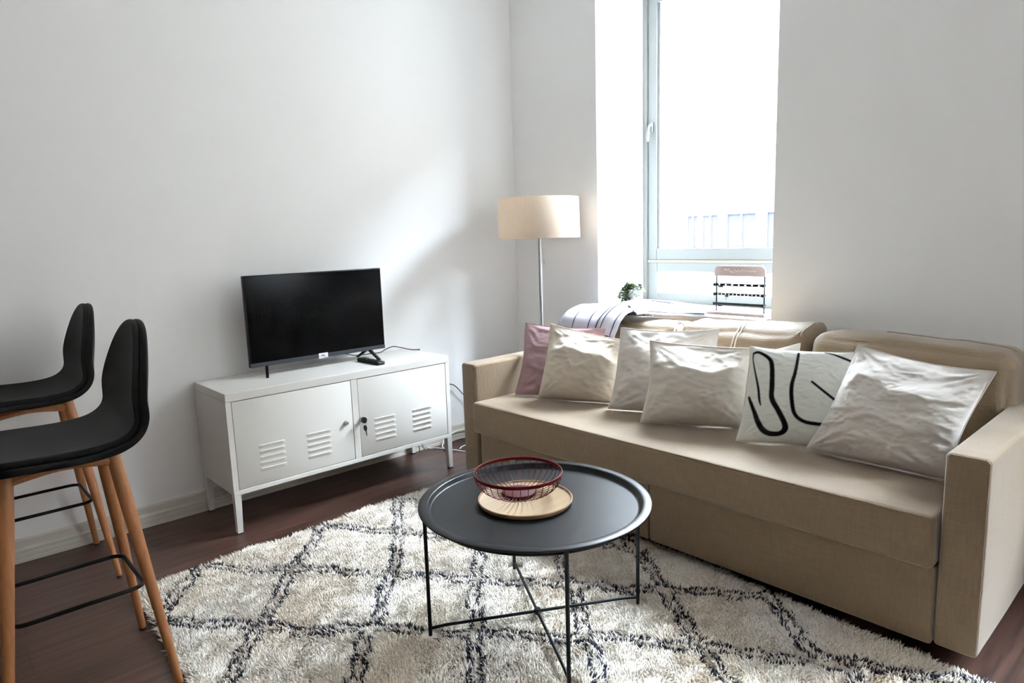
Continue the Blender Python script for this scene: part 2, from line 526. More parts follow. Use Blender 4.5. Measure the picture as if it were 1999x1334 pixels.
def door(y0, y1, vents, lock_y, lock_mat, name='door'):
    b = BM()
    z0, z1 = .2015, .5945
    add_box(b, CX1 - .018, CX1 - .0015, y0, y1, z0, z1, .0015)
    X = CX1 - .0015
    for va, vb in vents:
        for k in range(5):
            zc = .372 - k * .0268
            n = 14
            rows = []
            for i in range(n + 1):
                t = i / n
                e = min(1, math.sin(PI * min(t, 1 - t) * 5) if min(t, 1 - t) < .1 else 1)
                y = va + (vb - va) * t
                rows.append([b.verts.new((X - .001, y, zc + .0084)), b.verts.new((X + .0042 * e, y, zc + .0079)), b.verts.new((X + .0047 * e, y, zc + .0064)),
                             b.verts.new((X + .0012 * e, y, zc - .006)), b.verts.new((X - .001, y, zc - .0095))])
            for p, q in zip(rows, rows[1:]):
                for c in range(4):
                    b.faces.new((p[c], p[c + 1], q[c + 1], q[c]))
    d = obj(name, b, M['white_metal'], cab, True, 28)
    b = BM()
    fr = [(X - .002, .0115), (X + .004, .0115), (X + .007, .010), (X + .012, .009), (X + .013, .007), (X + .013, 0)]
    rings = []
    for x, rr in fr:
        if rr == 0:
            rings.append([b.verts.new((x, lock_y, .392))])
        else:
            rings.append([b.verts.new((x, lock_y + rr * math.cos(2 * PI * k / 20), .392 + rr * math.sin(2 * PI * k / 20))) for k in range(20)])
    for a, c in zip(rings, rings[1:]):
        for k in range(20):
            if len(c) == 1: b.faces.new((a[k], a[(k + 1) % 20], c[0]))
            else: b.faces.new((a[k], a[(k + 1) % 20], c[(k + 1) % 20], c[k]))
    obj('lock', b, lock_mat, d)
    return d
door(.0265, .594, [(.125, .247), (.352, .474)], .555, M['steel'])
door(.632, 1.1635, [(.712, .838), (.938, 1.062)], .640, M['steel'])
for sx, sy in ((1, 0), (1, 1), (0, 0), (0, 1)):
    b = BM()
    xo = CX1 - .001 if sx else CX0 + .012
    xi = xo - .034 if sx else xo + .030
    yo = 0.001 if sy == 0 else CL - .001
    yi = yo + .030 if sy == 0 else yo - .030
    xt, yt = xo + (xi - xo) * .72, yo + (yi - yo) * .78
    top = [(xo, yo), (xi, yo), (xi, yi), (xo, yi)]
    bot = [(xo, yo), (xt, yo), (xt, yt), (xo, yt)]
    A = [b.verts.new((x, y, .186)) for x, y in top]; B_ = [b.verts.new((x, y, .006)) for x, y in bot]
    for i in range(4):
        b.faces.new((A[i], A[(i + 1) % 4], B_[(i + 1) % 4], B_[i]))
    b.faces.new(A); b.faces.new(B_[::-1])
    lg = obj('leg', b, M['white_metal'], cab, False)
    b = BM()
    xs_, ys_ = sorted((xo, xt)), sorted((yo, yt))
    add_box(b, xs_[0] + .001, xs_[1] - .001, ys_[0] + .001, ys_[1] - .001, 0, .006)
    obj('foot_cap', b, M['rubber'], lg, False)
# key hanging in the right lock
key = thing('key_ring', 'two small black headed keys hanging in the right cabinet door lock', 'keys', (CX1 + .02, .64, .392))
b = BM()
add_box(b, CX1 + .012, CX1 + .018, .6375, .6425, .3895, .3945)
obj('key_blade', b, M['chrome'], key)
def slab_yz(x0, x1, pts):
    return add_extrude(BM(), pts, 'x', x0, x1)
ov = lambda cy, cz, a, c, n=18, rot=0: [(cy + a * math.cos(t) * math.cos(rot) - c * math.sin(t) * math.sin(rot), cz + a * math.cos(t) * math.sin(rot) + c * math.sin(t) * math.cos(rot)) for t in [2 * PI * k / n for k in range(n)]]
obj('key_head', slab_yz(CX1 + .018, CX1 + .030, ov(.641, .392, .0135, .0155)), M['lockblack'], key)
obj('ring', add_tube(BM(), [(CX1 + .024, .643 + .010 * math.cos(t), .374 + .012 * math.sin(t)) for t in [2 * PI * k / 20 for k in range(20)]], .0011, 6, True), M['chrome'], key)
h = obj('spare_key_head', slab_yz(CX1 + .020, CX1 + .026, ov(.6455, .351, .0085, .0155, rot=.1)), M['lockblack'], key)
b = add_extrude(BM(), [(.6435, .338), (.6505, .338), (.6535, .313), (.651, .309), (.6485, .312)], 'x', CX1 + .0215, CX1 + .0245)
obj('spare_key_blade', b, M['chrome'], key, False)

# ------------------------------------------------------------------ television
TX = 0.152
tv = thing('television', 'black flat screen television standing on the white metal cabinet', 'television', (.13, .587, CH))
b = BM()
add_box(b, TX - .024, TX, .219, .957, .681, 1.118, .0025)
add_box(b, TX - .062, TX - .024, .32, .86, .69, .95, .012)
obj('housing', b, M['tvplastic'], tv)
obj('screen', add_box(BM(), TX - .002, TX + .0008, .2245, .9515, .7025, 1.1125), M['screen'], tv, False)
chin = obj('chin', add_box(BM(), TX - .003, TX + .0022, .2195, .9565, .6815, .7015, .001), M['tvchin'], tv, False)
stk = obj('sticker', add_box(BM(), TX + .0022, TX + .0028, .567, .617, .6775, .7055), M['paper'], chin, False)
b = BM()
add_box(b, TX + .0028, TX + .0030, .580, .586, .689, .697); add_box(b, TX + .0028, TX + .0030, .587, .593, .689, .697); add_box(b, TX + .0028, TX + .0030, .5945, .600, .6885, .696)
add_box(b, TX + .0028, TX + .0030, .590, .612, .680, .6825)
obj('print', b, M['ink'], stk, False)
for (ax, ay), ends in (((.137, .302), ((.210, .272), (.050, .337))), ((.137, .862), ((.224, .876), (.040, .847)))):
    b = BM()
    for ex, ey in ends:
        a_, c_ = Vector((ax, ay, .688)), Vector((ex, ey, CH + .0005))
        d_ = Vector((ex - ax, ey - ay, 0)).normalized(); n_ = Vector((-d_.y, d_.x, 0)) * .0068
        top = [a_ - d_ * .012, a_ + d_ * .014]; bot = [c_ - d_ * .010, c_ + d_ * .008]
        pv = [b.verts.new(p + q) for q in (n_, -n_) for p in (top[0], top[1], bot[1], bot[0])]
        for fc in ((0, 1, 2, 3), (7, 6, 5, 4), (0, 4, 5, 1), (1, 5, 6, 2), (2, 6, 7, 3), (3, 7, 4, 0)):
            b.faces.new([pv[q] for q in fc])
    obj('foot', b, M['tvplastic'], tv, False)
rem = thing('remote_control', 'black remote control lying on the cabinet in front of the television', 'remote', (.27, .80, CH))
b = puffbox(.165, .365, .776, .82, CH + .0005, CH + .018, .006, (0.002, .003, .001), m=(10, 4, 2), k=3)
rot = Matrix.Translation((.265, .798, 0)) @ Matrix.Rotation(math.radians(2), 4, 'Z') @ Matrix.Translation((-.265, -.798, 0))
bmesh.ops.transform(b, matrix=rot, verts=b.verts)
obj('casing', b, M['rubber'], rem)
for i in range(6):
    for j in range(3):
        xk, yk = .185 + i * .026, .786 + j * .012
        b = add_box(BM(), xk, xk + .012, yk, yk + .006, CH + .0175, CH + .0195, .001)
        bmesh.ops.transform(b, matrix=rot, verts=b.verts)
        pale = (i, j) in ((2, 0), (2, 2), (4, 1))
        o = obj('button', b, M['button'] if pale else M['tvplastic'], rem)
        if pale: o['label'] = 'pale grey button'
pts = [(.087, .70, .71), (.06, .745, .675), (.03, .80, .655), (.020, .85, .641), (.030, .93, .640), (.05, .985, .642), (.05, 1.03, .657), (.05, 1.075, .664), (.052, 1.12, .652),
       (.10, 1.165, .6385), (.13, 1.188, .6385), (.12, 1.2, .63), (.06, 1.205, .52), (.02, 1.203, .36), (.03, 1.205, .18), (.06, 1.206, .03), (.045, 1.215, .005)]
tag(obj('power_cable', add_tube(BM(), smooth_path(pts, 6), .0026, 6), M['rubber']), 'thin black cable curling over the cabinet top behind the television', 'cable')
pts = [(.02, 1.215, .44), (.02, 1.35, .41), (.03, 1.476, .373), (.03, 1.51, .358), (.03, 1.545, .325), (.03, 1.58, .285), (.04, 1.66, .2), (.05, 1.72, .02), (.06, 1.75, .006)]
tag(obj('power_cable', add_tube(BM(), smooth_path(pts, 6), .003, 6), M['rubber']), 'black cable hanging against the wall between cabinet and sofa', 'cable')
pts = [(.03, 1.24, .09), (.03, 1.26, .05), (.034, 1.29, .008), (.06, 1.325, .005), (.10, 1.345, .005), (.13, 1.355, .005), (.20, 1.385, .005), (.29, 1.41, .005), (.45, 1.43, .005)]
tag(obj('floor_cable', add_tube(BM(), smooth_path(pts, 6), .0035, 6), M['cordw']), 'white cable running along the floor from the baseboard to the sofa', 'cable', 'white floor cables')
pts = [(.12, 1.345, .011), (.08, 1.36, .008), (.05, 1.385, .01), (.03, 1.41, .03), (.03, 1.44, .045), (.03, 1.50, .06), (.035, 1.57, .065), (.04, 1.7, .05), (.06, 1.8, .005)]
tag(obj('floor_cable', add_tube(BM(), smooth_path(pts, 6), .0035, 6), M['cordw']), 'white cable looping up against the baseboard beside the sofa', 'cable', 'white floor cables')
pts = [(.19, 1.41, .006), (.165, 1.44, .006), (.155, 1.475, .006), (.16, 1.52, .006), (.25, 1.6, .006), (.45, 1.7, .006)]
tag(obj('floor_cable', add_tube(BM(), smooth_path(pts, 6), .003, 6), M['cordw']), 'short white cable end curling out from under the sofa', 'cable', 'white floor cables')
pts = [(.15, 1.32, .006), (.09, 1.39, .006), (.05, 1.45, .006), (.04, 1.50, .008), (.045, 1.56, .008), (.08, 1.66, .006), (.2, 1.75, .006)]
tag(obj('floor_cable', add_tube(BM(), smooth_path(pts, 6), .0032, 6), M['rubber']), 'black cable curving on the floor behind the cabinet leg', 'cable')

# ------------------------------------------------------------------ sofa
SX0, SX1, SF, SB = 0.648, 2.898, 1.093, 2.06
AT, AH, AZ = 0.108, 0.638, 0.064
sofa = thing('sofa', 'long beige linen sofa bed under the window', 'sofa', ((SX0 + SX1) / 2, (SF + SB) / 2, 0))
for x0 in (SX0, SX1 - AT):
    a = obj('armrest', puffbox(x0, x0 + AT, SF, SB, AZ, AH, .014, (.004, .003, .003), .0016, 4, m=(4, 16, 12), k=4, seed=x0), M['sofa'], sofa)
    b = BM()
    loop = [(x0 + .006, SF + .004, AZ + .02), (x0 + .006, SF + .004, AH - .012), (x0 + .012, SF + .004, AH - .005), (x0 + AT - .012, SF + .004, AH - .005), (x0 + AT - .006, SF + .004, AH - .012), (x0 + AT - .006, SF + .004, AZ + .02)]
    add_tube(b, loop, .0028, 6)
    obj('piping', b, M['sofa'], a)
XI0, XI1 = SX0 + AT, SX1 - AT
def seatwarp(p, s):
    if p.z > .44:
        p.z -= .006 * max(0, 1 - ((p.x - 1.77) / 1.0) ** 2) * max(0, 1 - abs(p.y - 1.35) / .5)
    return p
seat = obj('seat_cushion', puffbox(XI0 + .008, XI1 - .006, 1.060, 1.95, .298, .455, .017, (0, .004, .004), .0035, 3.5, m=(60, 24, 6), k=4, warp=seatwarp), M['sofa'], sofa)
b = BM()
add_tube(b, [(XI0 + .02 + (XI1 - XI0 - .036) * i / 40, 1.0655, .4495) for i in range(41)], .0026, 6)
obj('piping', b, M['sofa'], seat)
for xa, xb in ((XI0 + .028, 1.8025), (1.8075, XI1 - .004)):
    obj('front_panel', puffbox(xa, xb, 1.090, 1.13, .062, .300, .008, (0, .003, 0), .001, 4, m=(30, 2, 8), k=3), M['sofa'], sofa)
obj('base_frame', add_box(BM(), XI0 - .01, XI1 + .01, 1.118, 1.95, .072, .299), M['sofa'], sofa, False)
obj('back_frame', puffbox(XI0 - .01, XI1 + .01, 1.955, SB, AZ, .645, .014, m=(30, 3, 8), k=3), M['sofa'], sofa)
b = BM()
for fx in (SX0 + .05, 1.75, SX1 - .10):
    for fy in (1.32, 1.95):
        add_box(b, fx, fx + .05, fy, fy + .05, 0, .072)
add_box(b, SX0 + .03, SX1 - .03, 1.16, 2.03, .052, .075)
obj('underframe', b, M['under'], sofa, False)

def backcushion(x0, x1, ztop, seed, dz=0.0, pk=.03):
    def warp(p, s):
        # leans back against the frame, front face slumps lower down
        t = (p.z - .455) / .38
        p.y += .035 * t
        p.z += dz * (p.x - (x0 + x1) / 2)
        if s[2] > .3:
            # corners drawn up, middle sags a little
            p.z += pk * (abs(s[0]) ** 6) * .35
        return p
    return obj('back_cushion', puffbox(x0, x1, 1.715, 1.985, .458, ztop - .012, .055, (.01, .035, .02), .010, 4.2, m=(26, 8, 12), k=5, seed=seed, warp=warp), M['sofa'], sofa)
c1 = backcushion(.742, 1.462, .815, 1.3)
c2_ = backcushion(1.488, 2.092, .836, 5.1, .03, .08)
c3_ = backcushion(2.124, 2.806, .83, 9.7, -.03, .03)
# double stitched seam on the middle cushion, zip on the right one, ties between left and middle
def over_path(x, y0, y1, z, dy=0.0, off=.0):
    return [(x + dy * i / 10, y0 + (y1 - y0) * i / 10, z) for i in range(11)]
def surf_strip(cush, name, m, xline, rad):
    """lays a thin cord on the cushion by casting rays down on its mesh"""
    from mathutils.bvhtree import BVHTree
    me = cush.data
    tree = BVHTree.FromPolygons([v.co for v in me.vertices], [p.vertices for p in me.polygons])
    pts = []
    for o, d in xline:
        h_ = tree.ray_cast(Vector(o), Vector(d))
        if h_[0] is not None:
            pts.append(h_[0] + h_[1] * rad * .35)
    if len(pts) > 2:
        return obj(name, add_tube(BM(), pts, rad, 6), m, cush)
def arcrays(x0, x1, cy, cz, a0, a1, n=20):
    out = []
    for i in range(n + 1):
        t = i / n; a = a0 + (a1 - a0) * t; x = x0 + (x1 - x0) * t
        d = Vector((0, math.cos(a), math.sin(a)))
        out.append((Vector((x, cy, cz)) + d * .6, -d))
    return out
for off in (0, .016):
    surf_strip(c2_, 'seam', M['sofa_seam'], arcrays(1.795 + off, 1.79 + off, 1.86, .66, PI * .52, PI * .97), .0028)
surf_strip(c2_, 'zipper', M['zip'], arcrays(2.070, 2.078, 1.87, .68, PI * .42, PI * .72, 12), .004)
from_l = [((2.36 + .42 * i / 20, 1.905, 1.3), (0, 0, -1)) for i in range(21)]
surf_strip(c3_, 'zipper', M['zip'], from_l, .003)
b = BM()
for dx in (0, .018):
    add_tube(b, smooth_path([(1.470 + dx, 1.80, .82), (1.480 + dx, 1.765, .815), (1.484 + dx, 1.735, .79), (1.488 + dx, 1.722, .76), (1.489 + dx, 1.716, .73)], 5), .0045, 6)
add_tube(b, smooth_path([(1.45, 1.80, .80), (1.468, 1.79, .822), (1.49, 1.785, .825), (1.51, 1.80, .805)], 5), .005, 6)
obj('tie', b, M['sofa_seam'], c1)

# ------------------------------------------------------------------ throw cushions
def catnoise(p, f, s):
    return noise.fractal(Vector((p[0] * f + s, p[1] * f - s, p[2] * f)), 0.8, 2.0, 4)

def cushion(name, label, C, m, T=.075, n=56, k=.065, shelf=.0, wr=.004, seed=0.0, strokes=None, loc=None, cat='cushion', group='throw cushions on the sofa', colours=None, cz=.4575):
    TL, TR, BL, BR = (Vector(C[q]) for q in ('TL', 'TR', 'BL', 'BR'))
    nrm = (BR - BL).cross(TL - BL).normalized()
    if nrm.y > 0: nrm = -nrm
    W = (BR - BL).length
    verts = []; tone = []
    idx = {}
    def surf(i, j, side):
        uu, vv = i / n, j / n
        s, t = 2 * uu - 1, 2 * vv - 1
        ks = k * (1 + .25 * math.sin(seed * 3 + t * 2)); kt = k * (1 + .25 * math.cos(seed * 2 + s * 2))
        if t < 0: kt *= .12
        s2 = s * (1 - ks * (1 - t * t)); t2 = t * (1 - kt * (1 - s * s))
        a, c = (s2 + 1) / 2, (t2 + 1) / 2
        p = (BL * (1 - a) + BR * a) * (1 - c) + (TL * (1 - a) + TR * a) * c
        e = max(0, (1 - s * s) * (1 - t * t))
        hgt = T * e ** .48
        if side > 0 and shelf:
            # the filling has sunk: the front bulges low and the slack top leans back above a soft crease
            yc = .34 + .10 * math.sin(s * 2.6 + seed) + .05 * math.sin(s * 7 + seed * 2)
            if t < yc: g = max(0, 1 - ((yc - t) / (1 + yc)) ** 2.6) ** .5
            else: g = ((1 - t) / (1 - yc)) ** 1.15 * .93 + .07 * max(0, 1 - ((t - yc) / (1 - yc)) ** 2)
            hs = T * 1.15 * max(0, 1 - abs(s) ** 2.6) ** .6 * g
            hgt = hgt * (1 - shelf) + hs * shelf
        if side < 0: hgt *= .36
        # wrinkles: pulled from corners plus irregular folds
        if wr:
            w = 0
            for (cs, ct, ph) in ((-1, -1, 0), (1, -1, 1.7), (-1, 1, 3.1), (1, 1, 4.4)):
                dx, dy = s - cs, t - ct
                rr = math.hypot(dx, dy) + 1e-6
                an = math.atan2(dy, dx)
                w += math.sin(an * 15 + ph + seed * 5 + 1.5 * math.sin(an * 6 + seed)) * math.exp(-((rr - .35) / .4) ** 2) * .45
            g1 = catnoise((uu * 1.0, vv * 1.7, side * .3), 3.2, seed)
            g2 = noise.noise(Vector((uu * 5 + g1 * 1.5, vv * 11 + g1 * 2, seed)))
            ridge = 1 - abs(noise.noise(Vector((uu * 3.1 + seed, vv * 5.5 + .6 * g1, seed * 2)))) * 2
            w += g1 * .9 + g2 * .5 + max(0, ridge - .5) * 1.3
            hgt += wr * w * min(1, e * 6)
        p = p + nrm * (hgt * side)
        if p.z < cz: p.z = cz + (p.z - cz) * .05
        return p
    def tn(uu, vv):
        if strokes is None: return None
        P = np.array((uu * 1.0, vv * 1.0))
        best = 1e9
        for pts, wd in strokes:
            A = pts[:-1]; B = pts[1:]; D = B - A
            tt = np.clip(((P - A) * D).sum(1) / (D * D).sum(1), 0, 1)
            dist = np.sqrt((((A + D * tt[:, None]) - P) ** 2).sum(1))
            ww = wd[:-1] + (wd[1:] - wd[:-1]) * tt
            best = min(best, (dist - ww).min())
        return best
    for side in (1, -1):
        for i in range(n + 1):
            for j in range(n + 1):
                edge = i in (0, n) or j in (0, n)
                key = (i, j, 0 if edge else side)
                if key in idx: continue
                idx[key] = len(verts)
                verts.append(surf(i, j, side))
                if strokes is not None:
                    d = tn(i / n, j / n) if side > 0 else 1
                    q = max(0, min(1, .5 - d / .008))
                    tone.append(q)
    faces = []
    for side in (1, -1):
        for i in range(n):
            for j in range(n):
                ks_ = []
                for (a, c) in ((i, j), (i + 1, j), (i + 1, j + 1), (i, j + 1)):
                    edge = a in (0, n) or c in (0, n)
                    ks_.append(idx[(a, c, 0 if edge else side)])
                faces.append(ks_ if side > 0 else ks_[::-1])
    me = bpy.data.meshes.new(name)
    me.from_pydata([tuple(v) for v in verts], [], faces)
    if strokes is not None:
        at = me.color_attributes.new('tone', 'FLOAT_COLOR', 'POINT')
        c0, c1c = np.array(lin(colours[0])), np.array(lin(colours[1]))
        tt = np.array(tone)[:, None]
        at.data.foreach_set('color', (c0 * (1 - tt) + c1c * tt).ravel())
    me.update()
    b = BM(); b.from_mesh(me); bmesh.ops.recalc_face_normals(b, faces=b.faces[:]); b.to_mesh(me); b.free()
    root = thing(name, label, cat, ((BL + BR) / 2)[:], group)
    link('cover', me, m, root, True, 80)
    # stitched edge seam around the cushion
    ring = [verts[idx[(i, 0, 0)]] for i in range(n)] + [verts[idx[(n, j, 0)]] for j in range(n)] + [verts[idx[(i, n, 0)]] for i in range(n, 0, -1)] + [verts[idx[(0, j, 0)]] for j in range(n, 0, -1)]
    obj('edge_seam', add_tube(BM(), ring[::2], .0022, 6, True), M['cream'] if strokes is not None else m, root)
    return root

CU = {
 'pink': dict(BL=(0.826, 1.295, 0.462), BR=(1.2, 1.515, 0.465), TL=(0.690, 1.51, 0.800), TR=(1.166, 1.612, 0.792)),
 'c2': dict(BL=(0.975, 1.312, 0.462), BR=(1.341, 1.487, 0.462), TL=(0.957, 1.43, 0.823), TR=(1.334, 1.55, 0.759)),
 'c3': dict(BL=(1.365, 1.382, 0.462), BR=(1.80, 1.56, 0.465), TL=(1.349, 1.50, 0.825), TR=(1.776, 1.64, 0.835)),
 'c4': dict(BL=(1.616, 1.291, 0.462), BR=(1.993, 1.51, 0.462), TL=(1.573, 1.42, 0.795), TR=(1.996, 1.54, 0.787)),
 'hid': dict(BL=(1.82, 1.56, 0.465), BR=(2.16, 1.60, 0.465), TL=(1.841, 1.62, 0.735), TR=(2.135, 1.635, 0.808)),
 'pat': dict(BL=(2.041, 1.321, 0.462), BR=(2.396, 1.53, 0.462), TL=(2.018, 1.46, 0.808), TR=(2.368, 1.573, 0.804)),
 'right': dict(BL=(2.273, 1.403, 0.462), BR=(2.728, 1.384, 0.462), TL=(2.392, 1.52, 0.839), TR=(2.807, 1.50, 0.800)),
}
cushion('cushion', 'dusty pink cushion leaning on the left sofa arm', CU['pink'], M['pink'], .036, seed=.7, wr=.004, shelf=.6)
cushion('cushion', 'yellowish cream cushion in front of the pink one', CU['c2'], M['cream2'], .078, seed=1.9, wr=.006, shelf=.95)
cushion('cushion', 'cream cushion tucked behind the plain middle cushion, right of the yellowish one', CU['c3'], M['white_c'], .060, seed=3.3, wr=.006, shelf=.8)
cushion('cushion', 'plain cream cushion leaning in the middle of the sofa, left of the black lined one', CU['c4'], M['cream'], .088, seed=4.6, wr=.006, shelf=1.0)
cushion('cushion', 'nearly hidden cream cushion, only one corner showing above the black lined cushion', CU['hid'], M['white_c'], .035, seed=6.2, wr=.004)
ST = [
 ([[0.035, 0.922], [0.091, 0.942], [0.181, 0.892], [0.221, 0.817], [0.24, 0.597], [0.251, 0.448], [0.316, 0.337], [0.388, 0.21], [0.403, 0.139], [0.36, 0.093], [0.277, 0.088], [0.209, 0.123], [0.152, 0.202], [0.106, 0.298], [0.06, 0.395], [0.035, 0.453]],
  [.010, .016, .020, .023, .025, .025, .025, .026, .028, .024, .026, .027, .025, .02, .016, .010]),
 ([[0.035, 0.922], [0.034, 0.854], [0.066, 0.722], [0.111, 0.558], [0.137, 0.428], [0.156, 0.371]], [.008, .006, .009, .012, .012, .006]),
 ([[0.474, 0.965], [0.45, 0.749], [0.425, 0.593], [0.439, 0.427], [0.476, 0.298], [0.555, 0.232], [0.667, 0.212], [0.81, 0.212]], [.013, .017, .02, .02, .019, .019, .019, .019]),
 ([[0.612, 0.651], [0.735, 0.546], [0.87, 0.441]], [.013, .014, .014]),
 ([[0.72, 0.993], [0.791, 0.976], [0.878, 0.937], [0.995, 0.886]], [.007, .010, .013, .014]),
]
def dens(p, w):
    P = np.array([list(v)[:2] for v in smooth_path([(a, b_, 0) for a, b_ in p], 5)])
    return P, np.interp(np.linspace(0, 1, len(P)), np.linspace(0, 1, len(w)), w)
strk = [dens(p, w) for p, w in ST]
cushion('cushion', 'off white cushion with bold black abstract line drawing', CU['pat'], M['print'], .048, n=150, seed=7.7, wr=.0018, strokes=strk, colours=((222, 222, 214), (16, 16, 18)))
cushion('cushion', 'large crumpled cream cushion against the right sofa arm', CU['right'], M['white_c'], .092, n=90, seed=9.1, wr=.0085, shelf=.85)

# ------------------------------------------------------------------ striped throw on the sofa back
def cloth(name, rows, m, stripes, white=(186, 184, 194), dark=(40, 42, 54), thick=.006):
    """rows[i][j]: grid of points; stripes: list of u values (0..1) with width"""
    ni, nj = len(rows), len(rows[0])
    me = bpy.data.meshes.new(name)
    V = [tuple(p) for r_ in rows for p in r_]
    Fc = [(i * nj + j, (i + 1) * nj + j, (i + 1) * nj + j + 1, i * nj + j + 1) for i in range(ni - 1) for j in range(nj - 1)]
    me.from_pydata(V, [], Fc)
    at = me.color_attributes.new('tone', 'FLOAT_COLOR', 'POINT')
    c0, c1c = np.array(lin(white)), np.array(lin(dark))
    out = []
    for i in range(ni):
        uu = i / (ni - 1)
        q = 0
        for su, sw in stripes:
            q = max(q, max(0, min(1, (sw - abs(uu - su)) / (.5 / ni) + .5)))
        for j in range(nj):
            out.append(c0 * (1 - q) + c1c * q)
    at.data.foreach_set('color', np.array(out).ravel())
    return me
def drape(x0, x1, path, n_i=120, n_j=60, shear=0.0, wob=.006, seed=0.0, pinch=None):
    P = smooth_path([(0, y, z) for y, z in path], 10)
    L_ = [0]
    for a, b_ in zip(P, P[1:]): L_.append(L_[-1] + (b_ - a).length)
    rows = []
    for i in range(n_i + 1):
        uu = i / n_i
        row = []
        for j in range(n_j + 1):
            d = L_[-1] * j / n_j
            kk = max(q for q in range(len(L_)) if L_[q] <= d + 1e-9)
            kk = min(kk, len(P) - 2)
            t = (d - L_[kk]) / max(1e-9, L_[kk + 1] - L_[kk])
            p = P[kk].lerp(P[kk + 1], t)
            vv = j / n_j
            x = x0 + (x1 - x0) * uu + shear * (vv - .5)
            if pinch: x, dz = pinch(x, uu, vv)
            else: dz = 0
            w = wob * (noise.noise(Vector((x * 9 + seed, d * 7, seed))) + .5 * noise.noise(Vector((x * 24, d * 12 + seed, seed))))
            row.append((x, p.y - abs(w) * .6, p.z + w + dz))
        rows.append(row)
    return rows
thr = thing('throw_blanket', 'white throw with thin dark stripes draped over the sofa back', 'blanket', (1.0, 1.85, .8))
path = [(2.062, .80), (2.052, .84), (2.01, .862), (1.93, .872), (1.84, .874), (1.765, .860), (1.708, .826), (1.678, .785), (1.668, .755)]
def edge_round(x, uu, vv):
    e = max(0, 1 - uu / .16)
    return x, -.05 * e * e
me = cloth('drape', drape(.735, 1.14, path, 180, 70, .03, .007, 2.2, edge_round), M['throw'], [(.06, .008), (.33, .008), (.60, .008), (.86, .008)])
o = link('drape', me, M['throw'], thr, True, 80)
md = o.modifiers.new('thickness', 'SOLIDIFY'); md.thickness = .007; md.offset = 1
# folded end: a loose bundle that crosses the top diagonally
def bundle(cl, wid, n_i=60, amp=.011, folds=3.0, seed=0.0, twist=0.0):
    C_ = smooth_path(cl, 10)
    rows = []
    nC = len(C_)
    for i in range(n_i + 1):
        uu = i / n_i
        rows.append([])
    for j, p in enumerate(C_):
        a = C_[max(0, j - 1)]; b_ = C_[min(nC - 1, j + 1)]
        t = (b_ - a).normalized()
        up = Vector((0, -.45, .9)); up = (up - t * up.dot(t)).normalized()
        sd = t.cross(up).normalized()
        vv = j / (nC - 1)
        w = wid * (.8 + .35 * vv)
        for i in range(n_i + 1):
            uu = i / n_i
            hgt = amp * (1 + math.sin(uu * folds * 2 * PI + seed + 1.3 * vv)) * (1 - abs(2 * uu - 1) ** 3) - .012 * abs(2 * uu - 1) ** 2
            hgt += .004 * noise.noise(Vector((uu * 5, vv * 4, seed)))
            rows[i].append(tuple(p + sd * w * (uu - .5) + up * hgt))
    return rows
cl = [(1.36, 2.04, .862), (1.27, 1.99, .876), (1.19, 1.92, .888), (1.15, 1.84, .888), (1.125, 1.762, .874), (1.112, 1.702, .832), (1.105, 1.672, .786), (1.10, 1.664, .755)]
me = cloth('folded_end', bundle(cl, .15, 90, .010, 2.0, .6), M['throw'], [(.13, .018), (.5, .018), (.86, .018)])
o = link('folded_end', me, M['throw'], thr, True, 80)
md = o.modifiers.new('thickness', 'SOLIDIFY'); md.thickness = .006; md.offset = 1
cl = [(1.45, 2.055, .860), (1.38, 2.01, .866), (1.29, 1.95, .870), (1.22, 1.87, .878), (1.18, 1.79, .876)]
me = cloth('loose_corner', bundle(cl, .13, 60, .006, 1.0, 2.0), M['throw'], [(.12, .03)])
o = link('loose_corner', me, M['throw'], thr, True, 80)
md = o.modifiers.new('thickness', 'SOLIDIFY'); md.thickness = .005; md.offset = 1

# ------------------------------------------------------------------ coffee table with board and bowl
TC = (1.829, .4515)
tab = thing('coffee_table', 'round black metal tray table on the rug', 'coffee table', (TC[0], TC[1], .012))
prof = [(0, .412), (.325, .412), (.331, .4125), (.3345, .415), (.3385, .427), (.341, .4295), (.345, .4305), (.366, .4305), (.3695, .4285), (.370, .4255), (.368, .424), (.346, .4245), (.342, .4225), (.337, .411), (.332, .4075), (.325, .407), (0, .407)]
obj('tray_top', add_lathe(BM(), prof, (TC[0], TC[1], 0), 128), M['blackmetal'], tab, True, 50)
feet = [(1.651, .14), (2.132, .274), (2.003, .768), (1.513, .628)]
cm = (sum(p[0] for p in feet) / 4, sum(p[1] for p in feet) / 4)
b = add_tube(BM(), [(TC[0] + .33 * math.cos(t), TC[1] + .33 * math.sin(t), .4015) for t in [2 * PI * k / 64 for k in range(64)]], .005, 8, True)
obj('support_ring', b, M['blackmetal'], tab)
a0 = math.atan2(feet[1][1] - cm[1], feet[1][0] - cm[0])
for k in range(4):
    a = a0 + k * PI / 2
    px, py = TC[0] + .352 * math.cos(a), TC[1] + .352 * math.sin(a)
    b = BM()
    add_tube(b, [(px, py, .012), (px, py, .39), (px, py, .4245)], .0062, 10)
    obj('leg', b, M['blackmetal'], tab)
    b = add_tube(BM(), [(TC[0] + .008 * math.cos(a), TC[1] + .008 * math.sin(a), .040), (TC[0] + .30 * math.cos(a), TC[1] + .30 * math.sin(a), .040), (px, py, .036)], .0050, 10)
    obj('stretcher', b, M['blackmetal'], tab)
obj('hub', add_lathe(BM(), [(0, .031), (.010, .031), (.012, .034), (.012, .046), (.010, .049), (0, .049)], (TC[0], TC[1], 0), 20), M['blackmetal'], tab)
BC = (1.797, .441)
BD = .0198
brd = thing('serving_board', 'round light wooden board on the black table', 'tray', (BC[0], BC[1], .4122))
